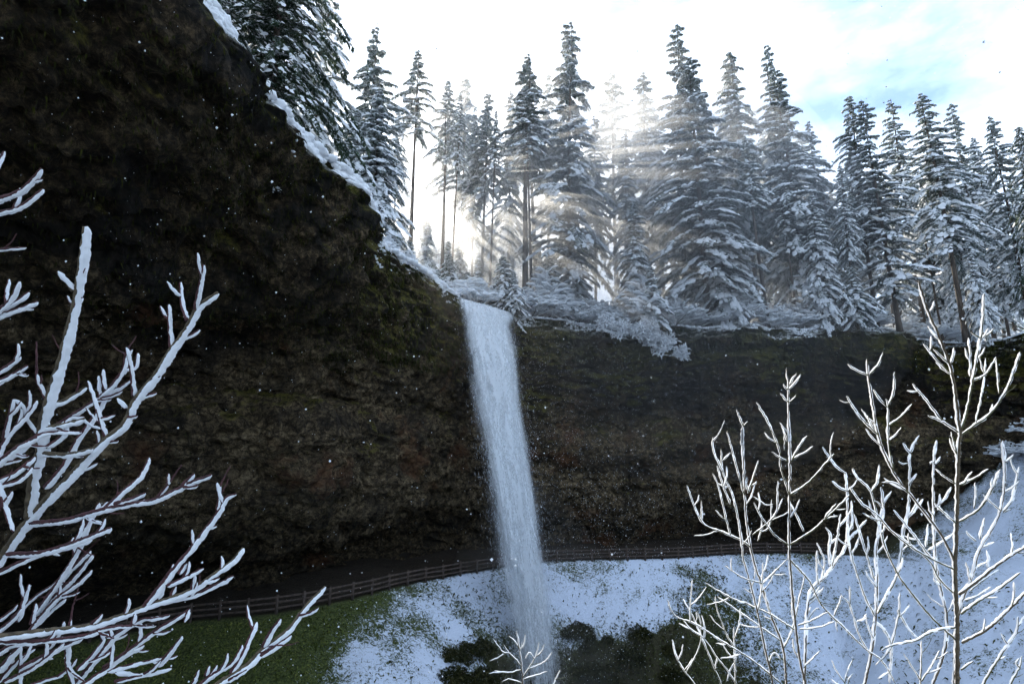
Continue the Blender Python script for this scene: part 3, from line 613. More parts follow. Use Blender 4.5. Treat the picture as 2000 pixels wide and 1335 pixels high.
# ------------------------------------------------------------------ conifers
def conifer(seed, H, cb, Rr, nb, snow, droop=.5, needle='needle', gap=.12, trunk_r=.34, top_pow=.8, wscale=1.0):
    rg = np.random.RandomState(seed)
    # trunk
    zz = np.linspace(-1.0, H, 16); lean = .012*H*noise(np.column_stack([zz*.05, zz*0, zz*0+seed]), seed)*np.clip(zz/H, 0, 1)
    tv, tf = tube(np.column_stack([lean, -lean*.6, zz]), np.maximum(.03, trunk_r*(1-np.clip(zz, 0, H)/H)**.8+.02)*(1+.35*np.exp(-np.maximum(zz, 0)*1.5)), 9)
    stubs = [(tv, tf)]
    for k in range(int(26*cb*H/12)):
        h = rg.uniform(.12*cb*H+1, cb*H+2); a = rg.rand()*6.28; L = rg.uniform(.5, 2.4)
        t_ = np.linspace(0, 1, 4)[:, None]; p_ = np.array([0, 0, h])+np.column_stack([np.cos(a)*L*t_, np.sin(a)*L*t_, -.25*L*t_**2])
        stubs.append(tube(p_, np.linspace(.035, .01, 4), 3, False))
    tv, tf = join(stubs)
    CV, CF, SV, SF = [], [], [], []; cb_, sb_ = 0, 0
    ga = rg.rand()*6
    for i in range(nb):
        u = (i+rg.rand())/nb; h = H*(cb+(1-cb)*u**.95); rel = (H-h)/(H*(1-cb))
        ga += 2.4+rg.uniform(-.4, .4)
        if rg.rand() < gap+.25*max(0, rel-.8): continue
        L = Rr*min(1, .05+1.35*rel)**top_pow*(.5+.72*rg.rand()**.8)*(1-.25*max(0, rel-.75))*(1+.22*math.sin(ga*2+seed)+.18*math.sin(h*.9+seed))
        if L < .15: L = .15
        upk = .28*(1-rel)+rg.uniform(-.08, .1); dr = droop*(.6+.7*rel)*rg.uniform(.75, 1.3)
        nt = int(6+L*5.6)
        t = np.linspace(.1, 1, nt)
        t = np.repeat(t, 2)+rg.uniform(-.02, .02, 2*nt); sd = np.tile([1., -1.], nt)
        r = L*t; dz = L*(upk*t-dr*t*t)
        ca, sa = math.cos(ga), math.sin(ga)
        ax = np.column_stack([ca*r, sa*r, h+dz])
        tang = np.column_stack([np.full(len(t), ca), np.full(len(t), sa), upk-2*dr*t]); tang /= np.linalg.norm(tang, axis=1)[:, None]
        perp = np.array([-sa, ca, 0])
        ang = rg.uniform(.6, 1.15, len(t))
        d = tang*np.cos(ang)[:, None]+perp[None]*(np.sin(ang)*sd)[:, None]; d[:, 2] -= rg.uniform(.1, .5, len(t)); d /= np.linalg.norm(d, axis=1)[:, None]
        l_ = (.22+.4*L*(1-t*.78))*rg.uniform(.6, 1.2, len(t)); l_ = np.minimum(l_, rg.uniform(.42, .85, len(l_)))
        w_ = (.08+.1*l_)*rg.uniform(.7, 1.4, len(t))*wscale
        side = np.cross(d, [0, 0, 1.]); side /= np.linalg.norm(side, axis=1)[:, None]+1e-9
        roll = rg.uniform(-.5, .5, len(t))[:, None]; side = side*np.cos(roll)+np.array([0, 0, 1.])*np.sin(roll)
        n = len(t); tip = ax+d*l_[:, None]; tip[:, 2] -= .15*l_; mid = ax+d*l_[:, None]*.55
        hang = mid+np.array([0, 0, -1.])*(rg.uniform(.12, .34, n)*wscale)[:, None]+d*.15*l_[:, None]
        V = np.stack([ax, mid-side*w_[:, None], mid+side*w_[:, None], tip, hang], 1).reshape(-1, 3)
        b = cb_+np.arange(n)[:, None]*5
        CF.append(np.concatenate([b+[0, 1, 3], b+[0, 3, 2], b+[0, 4, 3]])); CV.append(V); cb_ += 5*n
        # bough wood and its needle strip
        av = np.array([[0, 0, h], [ca*L*.5, sa*L*.5, h+L*(upk*.5-dr*.25)], [ca*L, sa*L, h+L*(upk-dr)]]); wv = perp*.05+perp*.03*L/4
        CV.append(np.array([av[0]-wv, av[0]+wv, av[1]-wv, av[1]+wv, av[2]])); CF.append(cb_+np.array([[0, 1, 3], [0, 3, 2], [2, 3, 4]])); cb_ += 5
        # snow lying on the twigs
        sn = rg.rand()
        nl = rg.poisson(snow*(1.2+3.8*min(L, 4.5))) if L > .5 else 0
        if nl:
            tl = .25+.77*rg.rand(nl)**.7; lat = rg.randn(nl)*.16*L*(1.1-tl*.6); rr = rg.uniform(.12, .36, nl)*min(1.15, .5+L*.16)
            fw = np.array([ca, sa, 0]); cz = h+L*(upk*tl-dr*tl**2)-.25*np.abs(lat)+.05; slope = np.clip(upk-2*dr*tl, -1.3, .3)
            cen = fw*(L*tl)[:, None]+perp*lat[:, None]; cen[:, 2] = cz
            an = np.arange(7)/7*6.283+rg.rand(nl, 1)*6; rd = rr[:, None]*rg.uniform(.55, 1.35, (nl, 7))
            df, ds_ = np.cos(an)*rd*1.25, np.sin(an)*rd
            ring = cen[:, None]+fw*df[..., None]+perp*ds_[..., None]; ring[..., 2] += slope[:, None]*df-.35*np.abs(ds_)-rg.uniform(0, .12, (nl, 7))
            topv = cen+np.array([0, 0, 1.])*(rr*rg.uniform(.3, .65, nl))[:, None]
            V = np.concatenate([ring, topv[:, None]], 1).reshape(-1, 3); b = sb_+np.arange(nl)[:, None]*8
            SF.append(np.concatenate([b+[q_, (q_+1) % 7, 7] for q_ in range(7)])); SV.append(V); sb_ += 8*nl
        keep = rg.rand(n) < snow*(.3+.8*sn)
        if keep.any():
            a_, m_, tp, sde, dd_, ll, ww = ax[keep], mid[keep], tip[keep], side[keep], d[keep], l_[keep], w_[keep]
            k_ = len(a_); upv = np.array([0, 0, 1.])
            thick = rg.uniform(.05, .14, k_)[:, None]*min(1, .45+L*.2); wd = (ww*rg.uniform(.7, 1.25, k_)+.02)[:, None]
            s0 = a_+dd_*ll[:, None]*.05+upv*.02; s3 = a_+dd_*(ll*rg.uniform(.75, 1.05, k_))[:, None]-upv*.12*ll[:, None]
            s1 = m_-sde*wd+upv*.015; s2 = m_+sde*wd+upv*.015
            t1 = a_+dd_*ll[:, None]*.3+upv*thick+sde*.2*wd; t2 = a_+dd_*ll[:, None]*.68+upv*thick*.9-upv*.06*ll[:, None]-sde*.2*wd
            V = np.stack([s0, s1, s2, s3, t1, t2], 1).reshape(-1, 3); b = sb_+np.arange(k_)[:, None]*6
            SF.append(np.concatenate([b+[0, 4, 1], b+[0, 2, 4], b+[1, 4, 5], b+[1, 5, 3], b+[2, 5, 4], b+[2, 3, 5]])); SV.append(V); sb_ += 6*k_
    tm = mesh('trunk', tv, tf, M['bark'], True)
    cm = mesh('crown', np.concatenate(CV), np.concatenate(CF), M[needle])
    sm = mesh('snow', np.concatenate(SV), np.concatenate(SF), M['tree_snow'], True)
    return tm, cm, sm, H
PROTO = {
    'dense': [conifer(11, 40, .14, 5.4, 190, .95, .5, gap=.2), conifer(12, 40, .12, 5.0, 180, .9, .42, gap=.22), conifer(13, 40, .16, 5.2, 190, .92, .55, gap=.22)],
    'tall': [conifer(21, 42, .40, 4.4, 150, .7, .5, gap=.16), conifer(22, 42, .32, 4.8, 165, .74, .6, gap=.15)],
    'high': [conifer(25, 42, .60, 3.9, 105, .62, .45, gap=.18, trunk_r=.44), conifer(26, 42, .66, 3.4, 90, .6, .4, gap=.2, trunk_r=.4)],
    'slender': [conifer(31, 36, .42, 2.9, 110, .66, .5, gap=.18, trunk_r=.24), conifer(32, 36, .55, 2.6, 90, .6, .5, gap=.2, trunk_r=.22)],
    'sparse': [conifer(41, 40, .5, 3.4, 80, .6, .45, gap=.3, trunk_r=.28)],
    'old': [conifer(51, 46, .16, 6.6, 330, .3, .9, 'needle_old', .06, .5, .7)],
    'young': [conifer(61, 10, .04, 2.4, 100, .98, .75, gap=.05, trunk_r=.11, top_pow=.85), conifer(62, 10, .03, 2.1, 95, .95, .65, gap=.08, trunk_r=.1)],
    'laden': [conifer(71, 24, .05, 4.4, 190, .98, .6, gap=.05, trunk_r=.26, wscale=1.15), conifer(72, 24, .06, 4.2, 180, .95, .5, gap=.08, trunk_r=.26, wscale=1.15)],
}
def tree(kind, var, x, y, top_z, label, group=None, wide=1.0, name='fir_tree', sink=0.0):
    tm, cm, sm, H = PROTO[kind][var % len(PROTO[kind])]
    z, f = plateau_z(x, y); z -= sink
    t_ = thing(name, label, 'tree', (x, y, z), group)
    s = max(.15, (top_z-z)/H); wide *= random.uniform(.92, 1.15); t_.scale = (s*wide, s*wide*random.uniform(.88, 1.1), s); t_.rotation_euler = (R(random.uniform(-1.6, 1.6)), R(random.uniform(-1.6, 1.6)), random.random()*6.28)
    obj('trunk', tm, t_); c = obj('crown', cm, t_); obj('snow', sm, t_)
    return t_
def tree_px(kind, var, px, py, d, label, group=None, wide=1.0, name='fir_tree'):
    p = at(px, py, d); return tree(kind, var, p[0], p[1], p[2], label, group, wide, name)
SKY = 'firs standing along the cliff top'
tree_px('old', 0, 575, -260, 47, 'huge dark green fir with drooping boughs and little snow above the left rim', None, 1.0)
tree_px('old', 0, 470, -330, 44, 'dark fir behind the snowy left rim, crown cut off by the picture top', None, .9)
tree_px('tall', 1, 640, -60, 62, 'dark tall fir squeezed beside the huge drooping fir', None, .9)
tree_px('slender', 0, 745, 55, 68, 'pointed fir with thin open top above the snow laden spruce', None, 1.15)
tree_px('laden', 0, 742, 175, 52, 'broad spruce with thick snow pads leaning out at the mossy rim corner', None, 1.0, 'spruce_tree')
tree_px('laden', 0, 700, 215, 58, 'snow padded spruce half hidden behind the broad rim corner spruce', None, .8, 'spruce_tree')
tree_px('high', 1, 817, 100, 74, 'tall fir with dark bare lower trunk left of the sunlit gap', None, .8)
tree_px('high', 1, 873, 148, 80, 'slim fir standing in the sunlit gap above the waterfall', None, .75)
tree_px('slender', 1, 905, 162, 92, 'very narrow far fir in the sunlit gap', None, 1.0)
tree_px('slender', 1, 942, 184, 82, 'short slim fir right of the sunlit gap', None, 1.3)
tree_px('high', 0, 1022, 108, 74, 'fir with straight dark bare trunk right above the waterfall lip', None, 1.0)
tree_px('high', 1, 1046, 190, 78, 'sparse fir with thin crown beside the bare dark trunk', None, 1.0)
tree_px('dense', 0, 1098, 42, 78, 'tallest snowy fir with broad pointed crown right of the waterfall', None, .9)
tree_px('sparse', 0, 1186, 138, 92, 'thin crooked topped fir between two broad snowy firs', None, 1.2)
tree_px('tall', 1, 1246, 153, 90, 'pale far fir with rounded top behind the broad firs', None, 1.1)
tree_px('dense', 1, 1301, 58, 80, 'sharp topped tall snowy fir, left one of the tall middle pair', None, .85)
tree_px('dense', 0, 1345, 104, 73, 'broad frosted fir, right one of the tall middle pair', None, 1.1)
tree_px('slender', 0, 1407, 130, 96, 'narrow far fir tip between the frosted firs', None, 1.1)
tree_px('tall', 1, 1437, 100, 80, 'tall fir with snowy boughs and trunk showing through', None, 1.05)
tree_px('dense', 1, 1493, 92, 82, 'spire topped snowy fir at the highest point of the right group', None, .8)
tree_px('dense', 0, 1530, 135, 76, 'wide frosted fir sloping down to the gap in the tree line', None, 1.0)
tree_px('tall', 1, 1652, 188, 72, 'fir with slanting looking bare trunk right of the gap in the tree line', None, .95)
tree_px('dense', 1, 1692, 196, 70, 'dark fir with heavy white bough pads right of the gap', None, 1.0)
tree_px('tall', 0, 1738, 203, 88, 'pale far fir behind the dark heavy padded fir', None, 1.1)
tree_px('tall', 1, 1806, 183, 68, 'round topped fir with thick bare reddish trunk on the right cliff edge', None, 1.15)
tree_px('dense', 1, 1858, 195, 80, 'dark fir just behind the thick reddish trunk', None, .9)
tree_px('dense', 0, 1932, 223, 72, 'frosted fir near the right end of the cliff', None, .95)
tree_px('old', 0, 1998, 245, 66, 'dark fir reaching in at the right end of the cliff', None, .7)
tree_px('dense', 1, 2085, 200, 70, 'fir beyond the right end of the cliff', None, .9)
tree_px('high', 0, 783, 205, 82, 'thin fir between the rim corner spruce and the tall bare trunk', None, .6)
tree_px('slender', 0, 927, 215, 84, 'slim pale fir between the two narrowest firs of the gap', None, .9)
tree_px('tall', 1, 990, 175, 80, 'hazy fir close left of the straight dark bare trunk', None, .75)
tree_px('slender', 0, 1062, 150, 86, 'slim fir tucked behind the tallest snowy fir', None, 1.0)
tree_px('tall', 0, 1150, 225, 82, 'hazy fir close right of the tallest snowy fir', None, .8)
tree_px('tall', 1, 1212, 265, 78, 'shorter hazy fir left of the sharp topped tall fir', None, .8)
tree_px('slender', 0, 1275, 190, 90, 'slim fir just left of the sharp topped tall fir', None, 1.1)
tree_px('tall', 1, 1385, 215, 84, 'fir filling in behind the broad frosted fir', None, 1.0)
tree_px('dense', 2, 1580, 240, 78, 'lower frosted fir on the left side of the tree line gap', None, .8)
# understorey
for px, py, d, kind, lab, wd in ((1232, 395, 68, 'laden', 'mid sized snow laden spruce under the sharp topped firs', .8), (1120, 430, 72, 'laden', 'snow laden spruce under the tallest fir', .8),
        (1395, 330, 70, 'laden', 'drooping snow laden spruce under the broad frosted fir', .9), (1580, 380, 68, 'laden', 'drooping snow laden spruce left of the slanting trunk', .9),
        (985, 500, 62, 'young', 'small white young spruce above the waterfall lip', 1.2), (1005, 530, 60, 'young', 'tiny snow covered spruce beside the frosted bushes', 1.2),
        (800, 470, 56, 'young', 'young dark spruce with drooping twigs on the left rim', 1.1), (935, 505, 66, 'young', 'thin young spruce among the sunlit trunks', 1.1), (880, 495, 66, 'young', 'young spruce left of the thin one among the sunlit trunks', 1.1), (856, 525, 61, 'young', 'little spruce on the left rim just before the lip', 1.2), (912, 530, 64, 'young', 'low bushy spruce right behind the waterfall lip', 1.3),
        (1075, 505, 66, 'young', 'young white spruce behind the frosted bushes', 1.2), (1270, 520, 63, 'young', 'small snowy spruce on the edge above the hanging snow', 1.2),
        (1890, 470, 62, 'laden', 'low dark spruce near the right end of the cliff', .9), (1660, 520, 64, 'young', 'small spruce at the foot of the slanting trunk', 1.2)):
    tree_px(kind, 0, px, py, d, lab, None, wd, 'spruce_tree')
# straight bare trunks in the sunlit gap, crowns high up
for k, (px, py, d, v, wd) in enumerate(((888, 190, 74, 1, .5), (958, 215, 72, 1, .55), (1004, 200, 94, 1, .5), (1036, 175, 72, 1, .7))):
    tree_px('high', v, px, py, d, 'fir with a long straight bare trunk standing against the sunlight over the lip', 'bare trunked firs in the sunlit gap', wd)
for k, (px, py, d) in enumerate(((840, 430, 92), (900, 455, 86), (872, 470, 78), (955, 440, 84), (1050, 470, 74))):
    tree_px('young', k, px, py, d, 'snowy young spruce growing under the bare sunlit trunks', 'young spruces under the bare trunks', .8, 'spruce_tree')
# low far rows closing the view between the bare trunks
for k in range(20):
    tree_px(['tall', 'dense', 'slender'][k % 3], k, 770+k*14.5+random.uniform(-6, 6), random.uniform(392, 440), random.uniform(150, 190), 'distant pale fir seen low between the bare sunlit trunks', 'distant firs between the trunks', 1.0)
# the forest behind
rg = random.Random(4)
for k in range(44):
    px = 600+k*33+rg.uniform(-18, 18); d = rg.uniform(92, 130)
    if 700 < px < 1330: continue
    kind = rg.choice(['tall', 'slender', 'high']) if px < 1300 else rg.choice(['tall', 'dense', 'slender']); top = rg.uniform(230, 320) if px < 1580 else rg.uniform(290, 370)
    tree_px(kind, rg.randint(0, 1), px, top, d, 'fir in the hazy rows of forest behind the cliff top trees', 'firs in the forest behind', 1.0)
for k in range(9):
    px = 1380+k*66+rg.uniform(-20, 20); d = rg.uniform(68, 84)
    tree_px(rg.choice(['tall', 'high']), rg.randint(0, 1), px, rg.uniform(260, 360), d, 'shorter fir standing in among the cliff top firs', 'shorter firs among the tall ones', .8)

# ------------------------------------------------------------------ frosted bushes
def bush(seed, Rb, Hb, n):
    rg = np.random.RandomState(seed); st, sn = [], []
    for i in range(n):
        a = rg.rand()*6.28; lean = rg.rand()**.7; L = Hb*rg.uniform(.6, 1.1)
        t = np.linspace(0, 1, 6)
        p = np.column_stack([np.cos(a)*Rb*lean*t**1.1, np.sin(a)*Rb*lean*t**1.1, L*(t*(1.1-.35*lean)-.45*lean*t*t)])+.05*rg.randn(6, 3)*t[:, None]
        st.append(tube(p, np.linspace(.035, .012, 6), 3, False))
        sn.append(tube(p+[0, 0, .03], np.linspace(.035, .06, 6)*rg.uniform(.8, 1.6), 4, False))
        for k in range(7):
            j = rg.randint(2, 6); q = p[j]; b = rg.rand()*6.28; l_ = Hb*rg.uniform(.12, .34)
            tt_ = np.linspace(0, 1, 3)[:, None]; w = q+np.column_stack([np.cos(b)*l_*tt_, np.sin(b)*l_*tt_, l_*(.7*tt_-.5*tt_**2)])
            sn.append(tube(w, np.array([.035, .06, .03])*rg.uniform(.7, 1.7), 4, False))
    a, b = join(st); c, d = join(sn)
    return mesh('stems', a, b, M['twig_brown'], True), mesh('snow', c, d, M['tree_snow'], True)
BUSH = [bush(1, 1.5, 2.0, 62), bush(2, 1.9, 1.6, 70), bush(3, 1.2, 2.5, 56)]
def put_bush(x, y, z, s, v, label, group, tilt=None):
    b = thing('frosted_bush', label, 'bush', (x, y, z), group); b.scale = (s, s, s*random.uniform(.8, 1.1)); b.rotation_euler = (tilt or (0, 0, random.random()*6.28))
    obj('stem', BUSH[v % 3][0], b); obj('snow', BUSH[v % 3][1], b)
def bush_px(px, py, s, v, label, group, off=1.2):
    """px,py on the rim line; stands off metres behind the edge"""
    j = np.argmin(np.abs(rim[:, 0]/(rim[:, 1]*CP+rim[:, 2]*SP)*FPX+1000-px)+np.where(rim[:, 1] < 15, 9999, 0)); p = rim[j]+rn[j]*off
    put_bush(p[0], p[1], plateau_z(p[0], p[1])[0]-.1, s, v, label, group)
rg = random.Random(12)
for k, px in enumerate((925, 950, 985, 1015, 1045, 1075, 1100, 1135, 1165, 1195, 1225, 1255, 1290, 1320)):
    bush_px(px, 0, rg.uniform(1.5, 2.6), k, 'frosted white bush in the sunlit thicket beside the waterfall lip', 'frosted bushes beside the lip', rg.uniform(.1, 2.0) if px > 1010 else rg.uniform(3.0, 4.5))
for k, px in enumerate((1040, 1110, 1180, 1215, 1260)):
    bush_px(px, 0, rg.uniform(2.0, 2.7), k+1, 'frosted white bush in the sunlit thicket beside the waterfall lip', 'frosted bushes beside the lip', rg.uniform(3, 5))
for k, px in enumerate((1370, 1420, 1470, 1520, 1570, 1610, 1650, 1690, 1730, 1790, 1840)):
    bush_px(px, 0, rg.uniform(1.2, 2.2), k, 'shaded snow dusted bush on the right cliff edge', 'shaded bushes on the right edge', rg.uniform(.5, 2.5))
for k, px in enumerate((690, 705, 718, 728, 745, 770, 800, 835)):
    bush_px(px, 0, rg.uniform(.55, .95), k, 'small frosted bush on the left rim by the mossy corner', 'frosted bushes on the left rim', rg.uniform(-.1, .8))
dl = np.linspace(46, 80, 140); nb_ = 0
for k in range(60):
    px, py = rg.uniform(1860, 2030), rg.uniform(650, 900)
    pr = ray(px, py)[None]*dl[:, None]; hit = np.where(pr[:, 2] < terrain(pr[:, :2])[0])[0]
    if len(hit) == 0 or nb_ > 24: continue
    h_ = pr[hit[0]]; nb_ += 1
    put_bush(h_[0], h_[1], h_[2]-.1, rg.uniform(.7, 1.3), k, 'snowy bush on the steep bank at the right end of the cliff', 'bushes on the right bank')
# bushes hanging over the edge right of the lip
for k, (px, py) in enumerate(((1180, 640), (1215, 650), (1250, 655), (1275, 668), (1300, 680), (1322, 698), (1262, 645))):
    p_ = at(px, py, 60.5); put_bush(p_[0], p_[1], p_[2], rg.uniform(.7, 1.1), k, 'frosted bush hanging down over the rock edge', 'bushes hanging over the edge', (R(65), 0, rg.uniform(-.5, .5)))

# ------------------------------------------------------------------ snow plastered branches in the foreground
def smooth_line(P, step):
    P = np.asarray(P, float)
    c = catmull(P, max(4, len(P)*8)); L = np.linalg.norm(np.diff(c, axis=0), axis=1).sum()
    return catmull(P, max(4, int(L/step)+2))
RIGHT, UPV, FWD = np.array([1., 0, 0]), np.array([0, -SP, CP]), np.array([0, CP, SP])
class Plant:
    def __init__(self, name, label, cat, group, d0, bark, snowm, base):
        self.root = thing(name, label, cat, base, group); self.base = np.array(base); self.pts = []; self.d0 = d0; self.bark = bark; self.snowm = snowm; self.k = 0
    def line(self, pts2, r0, r1, sr, off, lump, root=None, d0=None, tilt=None, bare=0.0, part='branch'):
        self.k += 1; rs = np.random.RandomState(self.k*31+len(self.label) if hasattr(self, 'label') else self.k*31+int(abs(pts2[0][0])))
        P2 = np.asarray(pts2, float)
        seg = np.concatenate([[0], np.cumsum(np.linalg.norm(np.diff(P2, axis=0), axis=1))])
        ds = d0 or self.d0
        if self.pts and d0 is None:
            A = np.concatenate(self.pts); dd = np.hypot(A[:, 0]-P2[0, 0], A[:, 1]-P2[0, 1]); j = dd.argmin()
            if dd[j] < 25: ds = A[j, 2]
        tl = rs.uniform(-.0004, .0004)*ds if tilt is None else tilt
        dep = ds+tl*seg
        P3 = np.array([at(a, b, c) for (a, b), c in zip(P2, dep)])
        line = smooth_line(P3, .0045*ds)
        t = np.linspace(0, 1, len(line))
        if len(line) > 5: line[1:-1] += rs.randn(len(line)-2, 3)*.0003*ds
        px = line[:, 0]; cz = line[:, 1]*CP+line[:, 2]*SP; up_ = line[:, 2]*CP-line[:, 1]*SP
        self.pts.append(np.column_stack([px/cz*FPX+1000, 667.5-up_/cz*FPX, cz]))
        if root is not None:
            nr = 10; lr = np.array(root); w = np.linspace(0, 1, nr, endpoint=False)[:, None]
            ext = lr*(1-w)+line[0]*w; ext = ext+(line[0]-line[min(3, len(line)-1)])*((1-w)*w)*2
            full = np.concatenate([ext, line]); rad = np.concatenate([np.linspace(r0*1.5, r0, nr), r0+(r1-r0)*t])
        else:
            full = line; rad = r0+(r1-r0)*t
        rad = rad*(1+.1*np.sin(np.arange(len(rad))*1.1))
        bo = obj(part, mesh(part, full-self.base, tube(full, rad, 6)[1], M[self.bark], True), self.root)
        bo.data.vertices.foreach_get  # keep mesh alive
        bo.data = mesh(part, tube(full-self.base, rad, 6)[0], tube(full, rad, 6)[1], M[self.bark], True)
        self.twigs = getattr(self, 'twigs', []); scr = self.pts[-1]
        if part != 'twig' and seg[-1] > 70 and sr > 0:
            for q_ in range(1+int(seg[-1] > 160)+int(seg[-1] > 320)):
                i_ = int(len(scr)*rs.uniform(.25, .9)); i0, i1 = max(0, i_-2), min(len(scr)-1, i_+2)
                a_ = math.atan2(scr[i1, 1]-scr[i0, 1], scr[i1, 0]-scr[i0, 0])+rs.choice([-1, 1])*rs.uniform(.45, .95); ln_ = rs.uniform(18, 52)
                b_ = a_+(-.25 if math.cos(a_) > 0 else .25)
                x0, y0 = scr[i_, 0], scr[i_, 1]; x1, y1 = x0+math.cos(a_)*ln_*.5, y0+math.sin(a_)*ln_*.5
                self.twigs.append(([(x0, y0), (x1, y1), (x1+math.cos(b_)*ln_*.5, y1+math.sin(b_)*ln_*.5)], rs.rand()))
        # snow crust
        if sr <= 0: return
        m_ = len(line); ts = t[:int(m_*(1-bare))] if bare else t; ln = line[:len(ts)]
        if len(ln) < 4: return
        sides = 9; a = np.arange(sides)/sides*6.283
        cl = np.cumsum(np.concatenate([[0], np.linalg.norm(np.diff(ln, axis=0), axis=1)]))/ds*90
        q = np.stack(np.broadcast_arrays(cl[:, None]*1.5, np.cos(a)[None]*.9, np.sin(a)[None]*.9), -1)
        lum = 1+lump*fbm(q+self.k*7.7, 3, 3)+lump*.4*noise(np.stack([cl*.3, cl*0+self.k, cl*0], -1), 6)[:, None]
        taper = np.minimum(1, np.minimum((np.arange(len(ln))+.35)/2.0, (len(ln)-np.arange(len(ln))-.65)/2.0))**.5
        base_r = sr*ds*(1.0 if self.snowm == 'left_snow' else 1.15)*(1-.25*np.linspace(0, 1, len(ln)))*taper
        O = (RIGHT*off[0]+UPV*off[1]+FWD*off[2]); T = np.gradient(ln, axis=0); T /= np.linalg.norm(T, axis=1)[:, None]+1e-9
        O = O[None]-(T@O)[:, None]*T
        cen = ln+O*base_r[:, None]
        sv, sf = tube(cen-self.base, base_r[:, None]*np.maximum(.25, lum), sides)
        obj('snow_crust', mesh('snow_crust', sv, sf, M[self.snowm], True), bo)
def Z(ox, oy): return lambda *c: [(ox+c[i]/2.67, oy+c[i+1]/2.67) for i in range(0, len(c), 2)]
Z1, Z4, Z6, Z7, Z9 = Z(0, 0), Z(0, 420), Z(1300, 420), Z(0, 835), Z(1300, 835)

OFFL = (.95, -.62, .2)
ROOT = (-2.5, 1.1, -3.2)
LB = Plant('snowy_shrub', 'leafless red twigged shrub plastered with thick snow leaning in from the left', 'shrub', None, 1.6, 'twig_brown', 'left_snow', ROOT)
def L_(pts, w=1.0, root=False, bare=0, d0=None):
    LB.bark = 'twig_brown' if w > 1.3 else 'twig_red'
    LB.line(pts, .0044*w+.0008, .0022*w, (.0036*(w**1.05)) if bare < 1 else 0, OFFL, .6, ROOT if root else None, d0, bare=bare if bare < 1 else 0)
L_(Z7(-30, 720, 80, 560, 150, 470, 270, 340, 380, 230, 520, 80, 640, -20)+Z4(700, 960, 800, 840, 880, 710, 960, 600, 1020, 490, 1060, 450, 1135, 405), 1.7, True)
L_(Z7(145, 470, 165, 250, 200, 120, 213, -20)+Z4(250, 950, 310, 760, 350, 600, 385, 460, 410, 300, 425, 180, 440, 60), 2.0)
for p in (Z4(1015, 490, 1040, 370, 1062, 260), Z4(975, 550, 945, 460, 940, 350), Z4(890, 690, 880, 570, 878, 465), Z4(940, 650, 1000, 620, 1040, 595), Z4(695, 945, 680, 800, 655, 690),
          Z4(660, 1010, 630, 980, 610, 955), Z4(700, 960, 760, 940, 815, 925), Z4(550, 1160, 500, 1000, 455, 865), Z4(780, 860, 810, 852, 835, 840), Z4(660, 1050, 690, 1050, 715, 1045), Z4(560, 1175, 590, 1180, 615, 1175),
          Z4(195, 1140, 140, 1070, 110, 990, 65, 960)):
    L_(p, .95)
for p in (Z4(235, 990, 320, 970, 400, 925, 450, 895), Z4(205, 1110, 330, 1090, 440, 1060), Z4(200, 1235, 350, 1245, 480, 1215), Z4(385, 395, 340, 340, 300, 295)): L_(p, 1.35)
L_(Z4(240, 960, 195, 860, 192, 760, 190, 660), .9, bare=.5); L_(Z4(385, 480, 405, 450, 430, 430), 1.0)
L_(Z4(230, 1140, 330, 1070, 470, 980, 580, 890, 640, 800, 655, 740), 1.05, d0=1.75)
L_(Z4(230, 1420, 330, 1300, 400, 1170, 500, 1030, 560, 920, 640, 810, 700, 790, 715, 720), 1.15, d0=1.72)
for p in (Z4(555, 925, 535, 870, 535, 805), Z4(520, 1060, 560, 1052, 600, 1040), Z4(645, 830, 650, 740, 665, 690), Z4(655, 740, 675, 710, 690, 700)): L_(p, .85)
L_(Z4(665, 700, 690, 665, 712, 630), .5, bare=1)
L_(Z4(-40, 1310, 100, 1220, 190, 1150, 290, 1130, 425, 1130), 1.2, d0=1.5, root=True)
for p in (Z4(-20, 1290, 15, 1190, 60, 1120, 140, 1040, 190, 965), Z4(20, 1160, 40, 1070, 65, 960), Z4(240, 1210, 330, 1140, 350, 1060, 440, 1050)): L_(p, 1.0)
for p, w in ((Z1(-60, 1060, 0, 1035, 110, 990, 215, 880), 1.3), (Z1(-60, 1130, 0, 1105, 100, 1080, 225, 985), 1.15), (Z1(-40, 900, 0, 830, 20, 790), 1.0), (Z1(-60, 1305, 0, 1300, 135, 1290), .8),
             (Z4(-60, 540, 0, 490, 50, 440, 100, 345), 1.0), (Z4(-60, 520, 0, 490, 80, 450, 150, 400), 1.2), (Z4(-60, 545, 0, 520, 90, 490, 195, 450), 1.15), (Z4(-50, 840, 0, 810, 60, 770, 105, 735), 1.1), (Z4(-50, 890, 0, 860, 80, 820, 140, 785), 1.0),
             (Z7(-60, 220, 0, 170, 90, 100, 190, 50), 1.3), (Z7(-60, 310, 0, 270, 80, 230, 180, 150), 1.3), (Z7(-60, 330, 0, 300, 100, 270, 165, 205), 1.0), (Z7(-40, 190, 0, 185, 110, 165), .8), (Z7(-20, 280, 10, 360, 40, 480, 70, 540), 1.1), (Z7(10, 400, 35, 370, 60, 330), 1.0)):
    L_(p, w, True, d0=1.45)
L_(Z7(150, 495, 330, 480, 440, 450, 550, 420, 700, 390, 810, 370, 940, 310, 1000, 280, 1100, 245), 1.25)
for p in (Z7(545, 420, 640, 330, 730, 250, 775, 155), Z7(600, 395, 680, 370, 755, 340), Z7(950, 300, 980, 270, 1010, 240), Z7(960, 305, 1000, 305, 1030, 300), Z7(420, 560, 470, 470, 515, 390)): L_(p, 1.05)
L_(Z7(820, 360, 880, 290, 945, 195), .7, bare=.55)
L_(Z7(40, 655, 200, 650, 340, 610, 450, 570, 575, 520), 1.3); L_(Z7(-20, 760, 100, 700, 230, 650, 400, 610, 480, 580), 1.1); L_(Z7(350, 620, 365, 595, 380, 570), .8)
